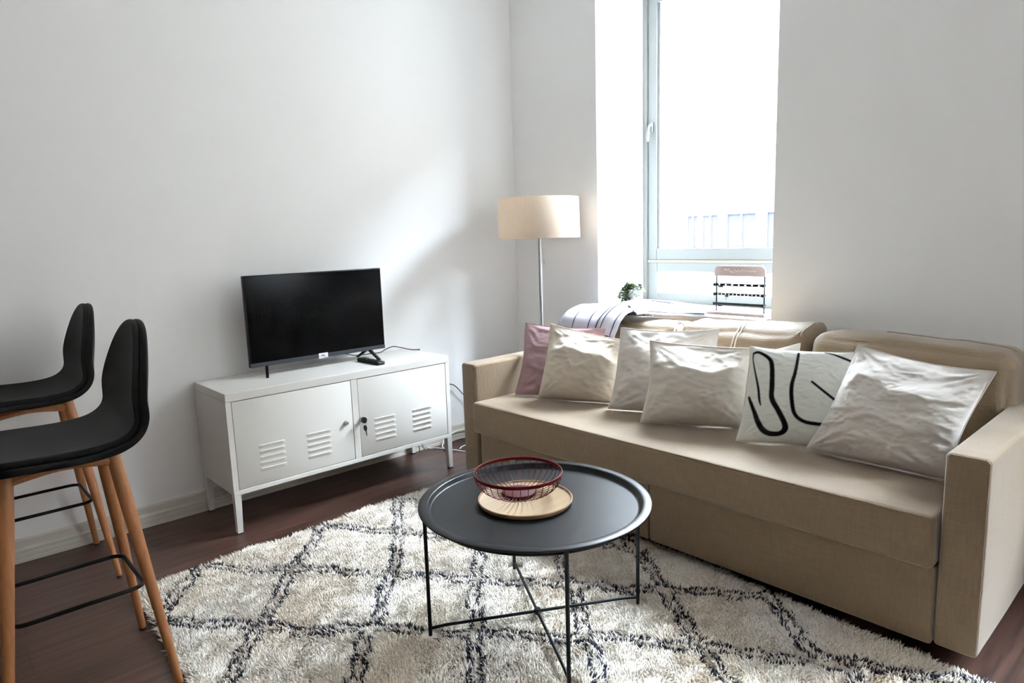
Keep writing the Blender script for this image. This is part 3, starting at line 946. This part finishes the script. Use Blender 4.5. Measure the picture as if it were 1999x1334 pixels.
prof = [(0, .4025), (.143, .4025), (.1465, .4045), (.1485, .4085), (.151, .409), (.153, .407), (.1525, .403), (.147, .395), (.140, .3925), (0, .3925)]
obj('board', add_lathe(BM(), prof[:3] + [(.1465, .4044), (.1465, .396), (.140, .3926), (0, .3926)], (BC[0], BC[1], BD), 96), M['board'], brd, True, 40)
obj('rim', add_lathe(BM(), [(.1466, .4046), (.1485, .4085), (.151, .409), (.153, .407), (.1525, .403), (.1475, .3945), (.1466, .3945), (.1466, .4046)], (BC[0], BC[1], BD), 96), M['board_edge'], brd, True, 50)
WB = (1.755, .452)
bowl = thing('wire_bowl', 'dark red wire fruit bowl standing on the wooden board', 'bowl', (WB[0], WB[1], .4225))
BZ = .4226
b = BM()
add_lathe(b, [(.1425, .0695), (.1445, .0695), (.1452, .0705), (.1452, .0795), (.1445, .0805), (.1425, .0805), (.1418, .0795), (.1418, .0705), (.1425, .0695)], (WB[0], WB[1], BZ), 96)
obj('rim', b, M['redmetal'], bowl, True, 60)
b = BM()
add_lathe(b, [(0, .0125), (.050, .0125), (.0535, .0115), (.0545, .009), (.0545, .0015), (.0535, 0), (.051, 0), (.051, .0095), (0, .0095)], (WB[0], WB[1], BZ), 64)
obj('base_plate', b, M['redmatte'], bowl, True, 50)
for k in range(36):
    a = 2 * PI * k / 36
    pts = []
    for i in range(11):
        t = i / 10
        ph = t * PI / 2
        rr = .053 + (.1420 - .053) * math.sin(ph) ** .85
        zz = .006 + .068 * (1 - math.cos(ph)) ** .95
        pts.append((WB[0] + rr * math.cos(a), WB[1] + rr * math.sin(a), BZ + zz))
    obj('wire', add_tube(BM(), pts, .0012, 6), M['redmetal'], bowl)

# ------------------------------------------------------------------ rug
Q = [np.array(p) for p in ((.640, -.468), (2.985, -.525), (2.950, 1.082), (.600, 1.235))]
def rugpt(a, c):
    a = np.asarray(a)[..., None]; c = np.asarray(c)[..., None]
    p = (Q[0] * (1 - a) + Q[1] * a) * (1 - c) + (Q[3] * (1 - a) + Q[2] * a) * c
    wob = .008 * np.sin(c * 17 + 1) + .006 * np.sin(c * 41)
    wob2 = .004 * np.sin(a * 19) + .003 * np.sin(a * 47 + 2)
    return p + np.concatenate([wob * (1 - 2 * a), wob2 * (1 - 2 * c)], -1)
RL = [
 [(0.633, -0.218), (0.752, -0.322), (0.848, -0.396), (0.924, -0.47)],
 [(0.643, 0.279), (0.825, 0.131), (0.916, 0.022), (1.034, -0.066), (1.209, -0.201), (1.244, -0.257), (1.309, -0.304), (1.434, -0.407), (1.494, -0.456)],
 [(0.637, 0.675), (0.934, 0.492), (1.088, 0.384), (1.21, 0.293), (1.297, 0.205), (1.443, 0.084), (1.507, 0.012), (1.607, -0.078), (1.71, -0.152), (1.82, -0.23), (1.95, -.34), (2.10, -.46)],
 [(0.62, 1.09), (0.767, 0.982), (1.053, 0.785), (1.326, 0.613), (1.485, 0.481), (1.598, 0.363), (1.707, 0.298), (1.793, 0.212), (1.954, 0.094), (2.1, -0.02), (2.35, -.2), (2.6, -.42)],
 [(1.044, 1.193), (1.345, 0.987), (1.577, 0.812), (1.693, 0.72), (1.822, 0.648), (1.961, 0.519), (2.069, 0.448), (2.189, 0.34), (2.282, 0.257), (2.5, .09), (2.9, -.2)],
 [(1.60, 1.17), (1.794, 1.033), (1.944, 0.944), (2.025, 0.88), (2.141, 0.793), (2.271, 0.698), (2.326, 0.666), (2.444, 0.588), (2.528, 0.506), (2.7, .38), (2.95, .2)],
 [(2.297, 1.098), (2.402, 1.0), (2.479, 0.934), (2.565, 0.877), (2.626, 0.883), (2.689, 0.833), (2.786, 0.753), (2.95, .62)],
 [(0.643, 0.279), (0.708, 0.34), (0.8, 0.385), (0.892, 0.442), (0.931, 0.493), (0.985, 0.519), (1.064, 0.557), (1.231, 0.669), (1.496, 0.87), (1.671, 1.01), (1.80, 1.06)],
 [(0.637, 0.675), (0.715, 0.735), (0.897, 0.88), (1.196, 1.078), (1.3, 1.17)],
 [(0.633, -0.218), (0.687, -0.188), (0.784, -0.132), (0.859, -0.065), (0.924, 0.018), (0.988, 0.08), (1.011, 0.1), (1.148, 0.185), (1.22, 0.239), (1.303, 0.319), (1.472, 0.436), (1.49, 0.475), (1.578, 0.516), (1.658, 0.603), (1.742, 0.649), (1.784, 0.68), (1.848, 0.744), (1.931, 0.773), (1.955, 0.813), (2.023, 0.869), (2.138, 0.972), (2.225, 1.009), (2.296, 1.101)],
 [(0.922, -0.484), (0.988, -0.419), (1.038, -0.388), (1.101, -0.354), (1.134, -0.293), (1.171, -0.266), (1.229, -0.236), (1.279, -0.182), (1.337, -0.147), (1.404, -0.08), (1.471, -0.001), (1.562, 0.084), (1.639, 0.136), (1.69, 0.171), (1.758, 0.247), (1.833, 0.32), (1.92, 0.379), (1.992, 0.443), (2.065, 0.531), (2.136, 0.575), (2.22, 0.621), (2.282, 0.658), (2.336, 0.705), (2.436, 0.762), (2.507, 0.805), (2.565, 0.849), (2.613, 0.87), (2.634, 0.919), (2.709, 0.94), (2.776, 0.975), (2.838, 1.019), (2.92, 1.066)],
 [(1.494, -.456), (1.556, -0.403), (1.683, -0.284), (1.79, -0.188), (2.035, 0.022), (2.278, 0.254), (2.533, 0.497), (2.763, 0.73), (2.95, .87)],
 [(2.10, -.46), (2.35, -.2), (2.6, .03), (2.95, .35)],
]
def rug_tone(X, Y):
    """0 = cream wool, 1 = charcoal wool: two dark rows along every lattice line"""
    best = np.full(X.shape, 9.0)
    for pl in RL:
        P = np.array([list(v)[:2] for v in smooth_path([(a, b_, 0) for a, b_ in pl], 3)])
        for A, B_ in zip(P[:-1], P[1:]):
            D = B_ - A
            t = np.clip(((X - A[0]) * D[0] + (Y - A[1]) * D[1]) / (D @ D + 1e-12), 0, 1)
            best = np.minimum(best, np.hypot(X - A[0] - t * D[0], Y - A[1] - t * D[1]))
    jit = rng.normal(0, .0040, X.shape) + .004 * np.sin(X * 57 + Y * 23) + .003 * np.sin(Y * 71 - X * 31)
    d = np.abs(best + jit - .0165)
    on = (d < .0068) & (rng.random(X.shape) < .86)
    wide = best > .05
    return on & ~wide
na, nc = 480, 340
A_, C_ = np.meshgrid((np.arange(na) + .5) / na, (np.arange(nc) + .5) / nc, indexing='ij')
A_ = (A_ + rng.uniform(-.5, .5, A_.shape) / na).ravel().clip(.0, 1); C_ = (C_ + rng.uniform(-.5, .5, C_.shape) / nc).ravel().clip(0, 1)
PT = rugpt(A_, C_)
X, Y = PT[:, 0], PT[:, 1]
keep = np.ones(len(X), bool)
for lx, ly in ((1.318, -.505), (.917, -.505), *[(TC[0] + .352 * math.cos(a0 + k * PI / 2), TC[1] + .352 * math.sin(a0 + k * PI / 2)) for k in range(4)]):
    keep &= np.hypot(X - lx, Y - ly) > .034
A_, C_, X, Y = A_[keep], C_[keep], X[keep], Y[keep]
nT = len(X)
on = rug_tone(X, Y)
def fld(s, f):
    r_ = np.random.default_rng(s); out = 0
    for _ in range(7):
        th = r_.uniform(0, 2 * PI); ff = f * r_.uniform(.5, 1.6)
        out = out + np.sin((X * math.cos(th) + Y * math.sin(th)) * ff + r_.uniform(0, 6.3))
    return out / 3.7
hgt = .021 + .0035 * fld(1, 26) + rng.normal(0, .0035, nT)
hgt = hgt.clip(.010, .036)
for k in range(2):      # wool pressed down under the table's crossed bars
    ca, sa = math.cos(a0 + k * PI / 2), math.sin(a0 + k * PI / 2)
    off = np.abs((X - TC[0]) * -sa + (Y - TC[1]) * ca); along = np.abs((X - TC[0]) * ca + (Y - TC[1]) * sa)
    hgt = np.where((off < .034) & (along < .37), np.minimum(hgt, .0195), hgt)
lean = .011
lx = lean * (.9 * fld(2, 60) + .5 * fld(3, 19)) + rng.normal(0, .006, nT) + .002
ly = lean * (.9 * fld(4, 60) + .5 * fld(5, 19)) + rng.normal(0, .006, nT) - .004
ex = np.minimum(A_, 1 - A_) * 2.34; ey = np.minimum(C_, 1 - C_) * 1.66
hgt *= .75 + .25 * np.minimum(1, np.minimum(ex, ey) / .02)
lx += np.where(ex < .02, np.sign(A_ - .5) * .012, 0); ly += np.where(ey < .02, np.sign(C_ - .5) * .012, 0)
rad = rng.uniform(.0019, .0030, nT)
ang = rng.uniform(0, 2 * PI, nT)
V = np.zeros((nT, 7, 3))
for k in range(3):
    cx, sy = np.cos(ang + 2 * PI * k / 3), np.sin(ang + 2 * PI * k / 3)
    V[:, k] = np.stack([X + cx * rad, Y + sy * rad, np.full(nT, .008)], 1)
    V[:, 3 + k] = np.stack([X + lx * .45 + cx * rad * 1.15, Y + ly * .45 + sy * rad * 1.15, .008 + hgt * .62], 1)
V[:, 6] = np.stack([X + lx, Y + ly, .008 + hgt], 1)
base = (np.arange(nT) * 7)[:, None]
quads = np.concatenate([base + np.array([k, (k + 1) % 3, 3 + (k + 1) % 3, 3 + k]) for k in range(3)], 1).reshape(-1)
tris = np.concatenate([base + np.array([3 + k, 3 + (k + 1) % 3, 6]) for k in range(3)], 1).reshape(-1)
me = bpy.data.meshes.new('pile')
nq, ntr = nT * 3, nT * 3
me.vertices.add(nT * 7); me.vertices.foreach_set('co', V.ravel())
me.loops.add(len(quads) + len(tris)); me.loops.foreach_set('vertex_index', np.concatenate([quads, tris]).astype(np.int32))
me.polygons.add(nq + ntr)
me.polygons.foreach_set('loop_start', np.concatenate([np.arange(nq) * 4, nq * 4 + np.arange(ntr) * 3]).astype(np.int32))
me.update(calc_edges=True)
cream = np.array(lin((249, 239, 227))); dark = np.array(lin((66, 66, 76)))
tc_ = np.where(on[:, None], dark, cream)
val = (1 + rng.normal(0, .09, nT) + .05 * fld(6, 14))[:, None]
warm = np.stack([np.ones(nT), 1 - .02 * fld(7, 9), 1 - .05 * fld(7, 9), np.ones(nT)], 1)
tc_ = np.clip(tc_ * np.concatenate([val, val, val, np.ones((nT, 1))], 1) * warm, 0, 1)
at = me.color_attributes.new('tone', 'FLOAT_COLOR', 'POINT')
at.data.foreach_set('color', np.repeat(tc_, 7, axis=0).astype(np.float32).ravel())
b = BM()
ring = [rugpt(t, 0) for t in np.linspace(0, 1, 40)[:-1]] + [rugpt(1, t) for t in np.linspace(0, 1, 30)[:-1]] + [rugpt(t, 1) for t in np.linspace(1, 0, 40)[:-1]] + [rugpt(0, t) for t in np.linspace(1, 0, 30)[:-1]]
add_extrude(b, [tuple(np.ravel(p)) for p in ring], 'z', .0005, .010)
rug = tag(obj('rug', b, M['rugback'], None, False), 'shaggy cream rug with charcoal diamond lattice under the black table', 'rug')
pile = link('pile', me, M['rug_attr'], rug, False)
pile['kind'] = 'stuff'

# ------------------------------------------------------------------ bar stools
def stool_surface(n_s=22, n_t=16):
    prof = smooth_path([(0, -.236, .712), (0, -.228, .726), (0, -.195, .737), (0, -.10, .737), (0, 0, .733), (0, .08, .735), (0, .135, .748), (0, .175, .785), (0, .197, .84), (0, .210, .91), (0, .216, .96), (0, .219, 1.0), (0, .221, 1.03), (0, .222, 1.046), (0, .2225, 1.054), (0, .223, 1.058)], 3)
    L_ = [0.0]
    for a, b_ in zip(prof, prof[1:]): L_.append(L_[-1] + (b_ - a).length)
    S_ = L_[-1]
    s90 = next(l for l, p in zip(L_, prof) if p.z > .83)
    sF = .15
    def at_s(d):
        k = 0
        while k < len(L_) - 2 and L_[k + 1] < d: k += 1
        return prof[k].lerp(prof[k + 1], (d - L_[k]) / max(1e-9, L_[k + 1] - L_[k]))
    N_S = 40
    def pos(d, t):
        p = at_s(min(max(d, 0), S_ - 1e-6))
        up = min(1, max(0, (p.z - .745) / .12))
        up = up * up * (3 - 2 * up)
        nar = min(1, max(0, (p.z - .76) / .24))
        return Vector(((.207 - .034 * nar) * t, p.y - up * .034 * t * t + (1 - up) * .004 * t * t, p.z + (1 - up) * .014 * t * t))
    rows, nr = [], []
    for i in range(N_S + 1):
        row, nrow = [], []
        for k in range(n_t + 1):
            t = math.sin((2 * k / n_t - 1) * PI / 2 * .97) / math.sin(PI / 2 * .97)
            arch = max(0, 1 - abs(t) ** 2.1) ** .5
            d0, d1 = sF * (1 - arch), s90 + (S_ - s90) * arch
            v = i / N_S
            d = min(max(d0 + (d1 - d0) * v, .012), S_ - .012)
            a = pos(d + .01, t) - pos(d - .01, t)
            c = pos(d, t + .03) - pos(d, t - .03)
            nn = c.cross(a).normalized()
            row.append(pos(d0 + (d1 - d0) * v, t)); nrow.append(nn)
        rows.append(row); nr.append(nrow)
    return rows, nr
def shell(rows, nr, d0, d1, scale=1.0):
    """solid sheet between two offsets of the seat surface"""
    b = BM()
    ni, nj = len(rows), len(rows[0])
    def P(i, j, d, e):
        p = rows[i][j] + nr[i][j] * d
        if e: # rounded border
            cx = rows[i][nj // 2]
            p = p + (p - Vector((0, p.y, p.z))) * 0
        return p
    A = [[b.verts.new(P(i, j, d0, 0)) for j in range(nj)] for i in range(ni)]
    B_ = [[b.verts.new(P(i, j, d1, 0)) for j in range(nj)] for i in range(ni)]
    for i in range(ni - 1):
        for j in range(nj - 1):
            b.faces.new((A[i][j], A[i][j + 1], A[i + 1][j + 1], A[i + 1][j]))
            b.faces.new((B_[i][j], B_[i + 1][j], B_[i + 1][j + 1], B_[i][j + 1]))
    ed = [(i, 0) for i in range(ni)] + [(ni - 1, j) for j in range(1, nj)] + [(i, nj - 1) for i in range(ni - 2, -1, -1)] + [(0, j) for j in range(nj - 2, 0, -1)]
    for (a, c), (e, f_) in zip(ed, ed[1:] + ed[:1]):
        b.faces.new((A[a][c], B_[a][c], B_[e][f_], A[e][f_]))
    return b
def make_stool():
    root = thing('bar_stool', 'x', 'bar stool', (0, 0, 0), 'black bar stools along the left')
    rows, nr = stool_surface()
    inner = [[Vector((p.x * .955, p.y, p.z)) for p in r_] for r_ in rows]
    sh = obj('seat_shell', shell(rows, nr, -.014, -.034), M['leather'], root, True, 60, 2)
    pad = obj('seat_pad', shell(inner, nr, .002, -.0165), M['leather'], root, True, 60, 2)
    b = BM()
    i0 = 24
    add_tube(b, [inner[i0][j] + nr[i0][j] * .0022 for j in range(2, 15)], .0016, 6)
    obj('stitching', b, M['leather'], pad)
    # wooden frame below the seat
    b = BM()
    tops = {(-1, 1): (-.085, .125), (1, 1): (.085, .125), (1, -1): (.085, -.118), (-1, -1): (-.085, -.118)}
    feet_ = {(-1, 1): (-.200, .200), (1, 1): (.200, .200), (1, -1): (.200, -.200), (-1, -1): (-.200, -.200)}
    for a, c in (((-1, 1), (1, 1)), ((1, 1), (1, -1)), ((1, -1), (-1, -1)), ((-1, -1), (-1, 1))):
        (xa, ya), (xb, yb) = tops[a], tops[c]
        add_tube(b, smooth_path([(xa, ya, .675), ((xa + xb) / 2 * 1.03, (ya + yb) / 2 * 1.03, .690), (xb, yb, .675)], 6), .015, 8)
    obj('seat_frame', b, M['oak'], root)
    for kx in tops:
        (xt, yt), (xb, yb) = tops[kx], feet_[kx]
        b = BM()
        pts, rr = [], []
        for i in range(13):
            t = i / 12
            pts.append((xt + (xb - xt) * t, yt + (yb - yt) * t, .698 + (.008 - .698) * t))
            rr.append(.0190 + (.0105 - .0190) * max(0, (t - .15) / .85) if t > .15 else .0175 + .0015 * t / .15)
        add_tube(b, pts, rr, 16)
        lg = obj('leg', b, M['oak'], root)
        b = add_tube(BM(), [(xb, yb, .0004), (xb - (xb - xt) * .012, yb - (yb - yt) * .012, .009)], .0095, 14)
        obj('foot_cap', b, M['foot'], lg)
    z = .305
    t = (.698 - z) / .69
    fx, fy = .085 + (.2 - .085) * t - .013, .122 + (.2 - .122) * t - .010
    loop = []
    rc = .035
    for cx, cy, s in ((fx - rc, fy - rc, 0), (-fx + rc, fy - rc, 1), (-fx + rc, -fy + rc, 2), (fx - rc, -fy + rc, 3)):
        for i in range(7):
            a = (s + i / 6) * PI / 2
            loop.append((cx + rc * math.cos(a), cy + rc * math.sin(a), z))
    obj('footrest', add_tube(BM(), loop, .0062, 10, True), M['blackmetal'], root)
    return root
def copy_tree(o, parent=None):
    c = o.copy(); COL.objects.link(c)
    if parent is not None:
        c.parent = parent
    for ch in list(o.children): copy_tree(ch, c)
    return c
st1 = make_stool()
st2 = copy_tree(st1)
st1.location = (1.1175, -.705, 0)
st1['label'] = 'nearer black bar stool with oak legs at the edge of the rug'
st2.location = (.252, -.672, 0)
st2['label'] = 'further black bar stool with oak legs, against the white wall'

# ------------------------------------------------------------------ floor lamp
LX, LY = .478, 1.842
lamp = thing('floor_lamp', 'steel floor lamp with cream drum shade in the corner', 'floor lamp', (LX, LY, 0))
obj('base', add_lathe(BM(), [(0, 0), (.138, 0), (.140, .003), (.140, .018), (.136, .022), (.02, .024), (.012, .034), (0, .034)], (LX, LY, 0), 64), M['steel'], lamp, True, 50)
obj('pole', add_tube(BM(), [(LX, LY, .03), (LX, LY, .8), (LX, LY, 1.34)], .0085, 16), M['steel'], lamp)
b = BM()
add_lathe(b, [(.236, 1.248), (.2385, 1.2475), (.239, 1.249), (.234, 1.477), (.2325, 1.479), (.231, 1.477), (.236, 1.25), (.236, 1.248)], (LX, LY, 0), 96)
sh = obj('lamp_shade', b, M['shade'], lamp, True, 50)
b = BM()
for k in range(3):
    a = 2 * PI * k / 3
    add_tube(b, [(LX, LY, 1.36), (LX + .23 * math.cos(a), LY + .23 * math.sin(a), 1.44)], .002, 6)
obj('spider', b, M['steel'], sh)
b = BM()
add_lathe(b, [(0, 1.33), (.02, 1.33), (.02, 1.375), (0, 1.375)], (LX, LY, 0), 20)
obj('lamp_holder', b, M['pot'], lamp)
b = BM()
add_lathe(b, [(0, 1.465), (.018, 1.46), (.03, 1.44), (.031, 1.425), (.024, 1.405), (.013, 1.39), (.012, 1.375), (0, 1.375)], (LX, LY, 0), 24)
obj('bulb', b, M['pot'], lamp)
b = add_tube(BM(), smooth_path([(LX + .012, LY - .012, 1.34), (LX + .030, LY - .012, 1.24), (LX + .040, LY - .012, 1.18), (LX + .050, LY - .012, 1.12)], 4), .0012, 6)
add_tube(b, [(LX + .050, LY - .012, 1.125), (LX + .051, LY - .012, 1.113), (LX + .051, LY - .012, 1.104)], [.003, .005, .003], 8)
obj('pull_switch', b, M['steel'], lamp)
b = add_tube(BM(), smooth_path([(LX + .012, LY - .003, 1.33), (LX + .018, LY - .004, 1.1), (LX + .015, LY - .004, .8), (LX + .016, LY - .004, .4), (LX + .012, LY - .002, .05)], 5), .0025, 6)
obj('lamp_cord', b, M['cordw'], lamp)

# ------------------------------------------------------------------ plant on the sill
PX, PY, PZ = .888, 2.215, .828
pl = thing('potted_plant', 'small trailing green plant in a white pot on the window sill', 'plant', (PX, PY, PZ))
b = add_lathe(BM(), [(0, 0), (.036, 0), (.038, .003), (.043, .105), (.043, .108), (.040, .108), (.039, .100), (0, .100)], (PX, PY, PZ), 40)
obj('pot', b, M['pot'], pl, True, 50)
obj('soil', add_lathe(BM(), [(0, .1005), (.038, .1005), (.038, .1025), (0, .104)], (PX, PY, PZ), 24), M['soil'], pl)
rr_ = random.Random(5)
stems = []
for k in range(46):
    a = PI + rr_.gauss(0, .75) if k < 38 else rr_.uniform(0, 2 * PI)
    ln = rr_.uniform(.055, .125) if k < 38 else rr_.uniform(.03, .07)
    dx, dy = math.cos(a), -abs(math.sin(a)) * .8
    drop = rr_.uniform(.05, .13) if k < 38 else rr_.uniform(-.01, .05)
    p0 = Vector((PX + dx * .012, PY + dy * .012, PZ + .10))
    p1 = p0 + Vector((dx * .03, dy * .03, rr_.uniform(.025, .05)))
    p2 = Vector((PX + dx * ln * .75, PY + dy * ln * .6, PZ + .125 - drop * .35))
    p3 = Vector((PX + dx * ln, PY + dy * ln * .7, max(PZ + .006, PZ + .115 - drop)))
    stems.append(smooth_path([p0, p1, p2, p3], 7))
stems.append(smooth_path([(PX - .09, PY - .01, PZ + .03), (PX - .12, PY - .012, PZ + .008), (PX - .15, PY - .015, PZ + .006), (PX - .165, PY - .015, PZ + .006)], 6))
b = BM()
for s_ in stems: add_tube(b, s_, .0009, 5)
obj('stems', b, M['leafg'], pl)
b = BM()
for s_ in stems:
    for i, p in enumerate(s_[3:]):
        for sgn in (-1, 1):
            if rr_.random() < .12: continue
            a = rr_.uniform(0, 2 * PI)
            d = Vector((math.cos(a), math.sin(a), rr_.uniform(-.5, .3))).normalized()
            sdv = d.cross(Vector((0, 0, 1))).normalized()
            up = sdv.cross(d)
            L0 = rr_.uniform(.012, .018)
            pts = []
            for q in range(6):
                th = 2 * PI * q / 6
                pts.append(p + d * (L0 * .55 + L0 * .5 * math.cos(th)) + sdv * (L0 * .36 * math.sin(th)))
            top = b.verts.new(p + d * L0 * .55 + up * .0016)
            bot = b.verts.new(p + d * L0 * .55 - up * .0016)
            vs = [b.verts.new(v) for v in pts]
            for q in range(6):
                b.faces.new((vs[q], vs[(q + 1) % 6], top)); b.faces.new((vs[(q + 1) % 6], vs[q], bot))
lf = obj('foliage', b, M['leafg'], pl)
lf['kind'] = 'stuff'

# ------------------------------------------------------------------ jewellery stand on the sill
jr = thing('jewelry_stand', 'wooden jewellery stand with black wire bars on the window sill', 'jewelry stand', (1.545, 2.195, .828))
XA, XB, JY = 1.424, 1.690, 2.20
obj('base_board', add_box(BM(), 1.390, 1.712, 2.160, 2.245, .828, .842, .002), M['palewood'], jr)
for x in (XA + .004, XB + .002):
    obj('post', add_tube(BM(), [(x, JY, .84), (x, JY, 1.0), (x, JY, 1.05)], .0036, 10), M['blackmetal'], jr)
b = BM()
pts = []
cr = .03
x0, x1, z0, z1 = XA - .006, XB + .006, 1.026, 1.078
pts += [(x0, z0), (x1, z0)]
for i in range(9):
    a = i / 8 * PI / 2
    pts.append((x1 - cr + cr * math.cos(a), z1 - cr + cr * math.sin(a)))
for i in range(9):
    a = PI / 2 + i / 8 * PI / 2
    pts.append((x0 + cr + cr * math.cos(a), z1 - cr + cr * math.sin(a)))
add_extrude(b, pts, 'y', JY - .006, JY + .006)
hd = obj('headboard', b, M['palewood'], jr, False)
# pale handwriting-like line on the headboard
b = BM()
wp = []
for i in range(70):
    t = i / 69
    wp.append((XA + .05 + .175 * t, JY - .0066, 1.055 + .006 * math.sin(t * 58) * (1 if t < .7 else .5) + (.006 * math.sin(t * 19) if t < .25 else 0) + (-.012 * math.exp(-((t - .27) / .02) ** 2)) + (.008 * math.exp(-((t - .62) / .02) ** 2)) - .003 * t))
add_tube(b, wp, .0011, 5)
obj('script', b, M['script'], hd)
bars = []
for zi, (zb, nh) in enumerate(((.981, 7), (.932, 12), (.882, 26))):
    b = BM()
    y0, y1 = JY - .010, JY - .004
    hh = .0066
    add_box(b, XA, XB, y0, y1, zb + hh - .0040, zb + hh); add_box(b, XA, XB, y0, y1, zb - hh, zb - hh + .0040)
    for i in range(nh + 1):
        x = XA + .006 + (XB - XA - .012) * i / nh
        wv = .0130 if nh < 10 else (.0080 if nh < 20 else .0037)
        add_box(b, x - wv, x + wv, y0 + .0005, y1 - .0005, zb - hh, zb + hh)
    br_ = obj('bar', b, M['blackmetal'], jr, False)
    b = BM()
    for x in (XA, XB):
        add_tube(b, [(x, JY - .016, zb), (x, JY + .006, zb)], .0085, 12)
    obj('end_cap', b, M['blackmetal'], br_)
for (x, zb, lab, w) in ((1.458, .981, 'tiny dark earring hanging from the top bar of the jewellery stand', .015), (1.493, .932, 'tiny dark earring hanging from the middle bar of the jewellery stand', .010), (1.455, .882, 'tiny dark earring hanging from the lowest bar of the jewellery stand', .012)):
    e = thing('earring', lab, 'earring', (x, JY - .012, zb - .02), 'earrings on the jewellery stand')
    b = add_box(BM(), x - w, x + w, JY - .015, JY - .0105, zb - .014, zb - .002, .001)
    obj('clasp', b, M['lockblack'], e)
    b = add_tube(BM(), smooth_path([(x + .001, JY - .0125, zb - .012), (x - .003, JY - .0125, zb - .020), (x - .004, JY - .0125, zb - .027)], 4), [.0014] * 6 + [.002] * 2 + [.0034], 8)
    obj('drop', b, M['lockblack'], e)
pts = [(1.772, 2.16, .832), (1.776, 2.09, .8322), (1.772, 2.064, .829), (1.74, 2.0655, .815), (1.69, 2.0655, .797), (1.63, 2.0655, .780), (1.58, 2.0655, .76), (1.55, 2.0655, .70)]
tag(obj('cord', add_tube(BM(), smooth_path(pts, 6), .0035, 7), M['cordw']), 'white cord drooping from the right end of the window sill behind the sofa', 'cord')

# ------------------------------------------------------------------ daylight
wd = bpy.data.worlds.new('sky'); SC.world = wd; wd.use_nodes = True
bg = wd.node_tree.nodes['Background']
bg.inputs[0].default_value = (0.77, 0.87, 1.0, 1)
wn = wd.node_tree; tcw = wn.nodes.new('ShaderNodeTexCoord'); sx = wn.nodes.new('ShaderNodeSeparateXYZ')
wn.links.new(tcw.outputs['Generated'], sx.inputs[0])
mr = wn.nodes.new('ShaderNodeMapRange')          # overcast sky: three times brighter overhead than at the horizon
mr.inputs['From Min'].default_value = 0.0; mr.inputs['From Max'].default_value = 1.0
mr.inputs['To Min'].default_value = 46.0; mr.inputs['To Max'].default_value = 190.0
wn.links.new(sx.outputs['Z'], mr.inputs['Value']); wn.links.new(mr.outputs[0], bg.inputs[1])
for i, w in enumerate((W1, W2)):
    pt = bpy.data.lights.new('daylight_portal', 'AREA'); pt.shape = 'RECTANGLE'; pt.size = w[1] - w[0]; pt.size_y = WZ1 - WZ0
    pt.cycles.is_portal = True
    po = bpy.data.objects.new('daylight_portal', pt); COL.objects.link(po)
    po.location = ((w[0] + w[1]) / 2, YG + .08, (WZ0 + WZ1) / 2)
    po.rotation_euler = Vector((0, -1, 0)).to_track_quat('-Z', 'Y').to_euler()

vs = SC.view_settings
vs.view_transform = 'Standard'; vs.look = 'None'; vs.gamma = 1; vs.use_curve_mapping = False
vs.exposure = 0.32
SC.cycles.use_denoising = True
SC.cycles.max_bounces = 10
SC.cycles.diffuse_bounces = 8
SC.cycles.transparent_max_bounces = 16
SC.cycles.sample_clamp_indirect = 8
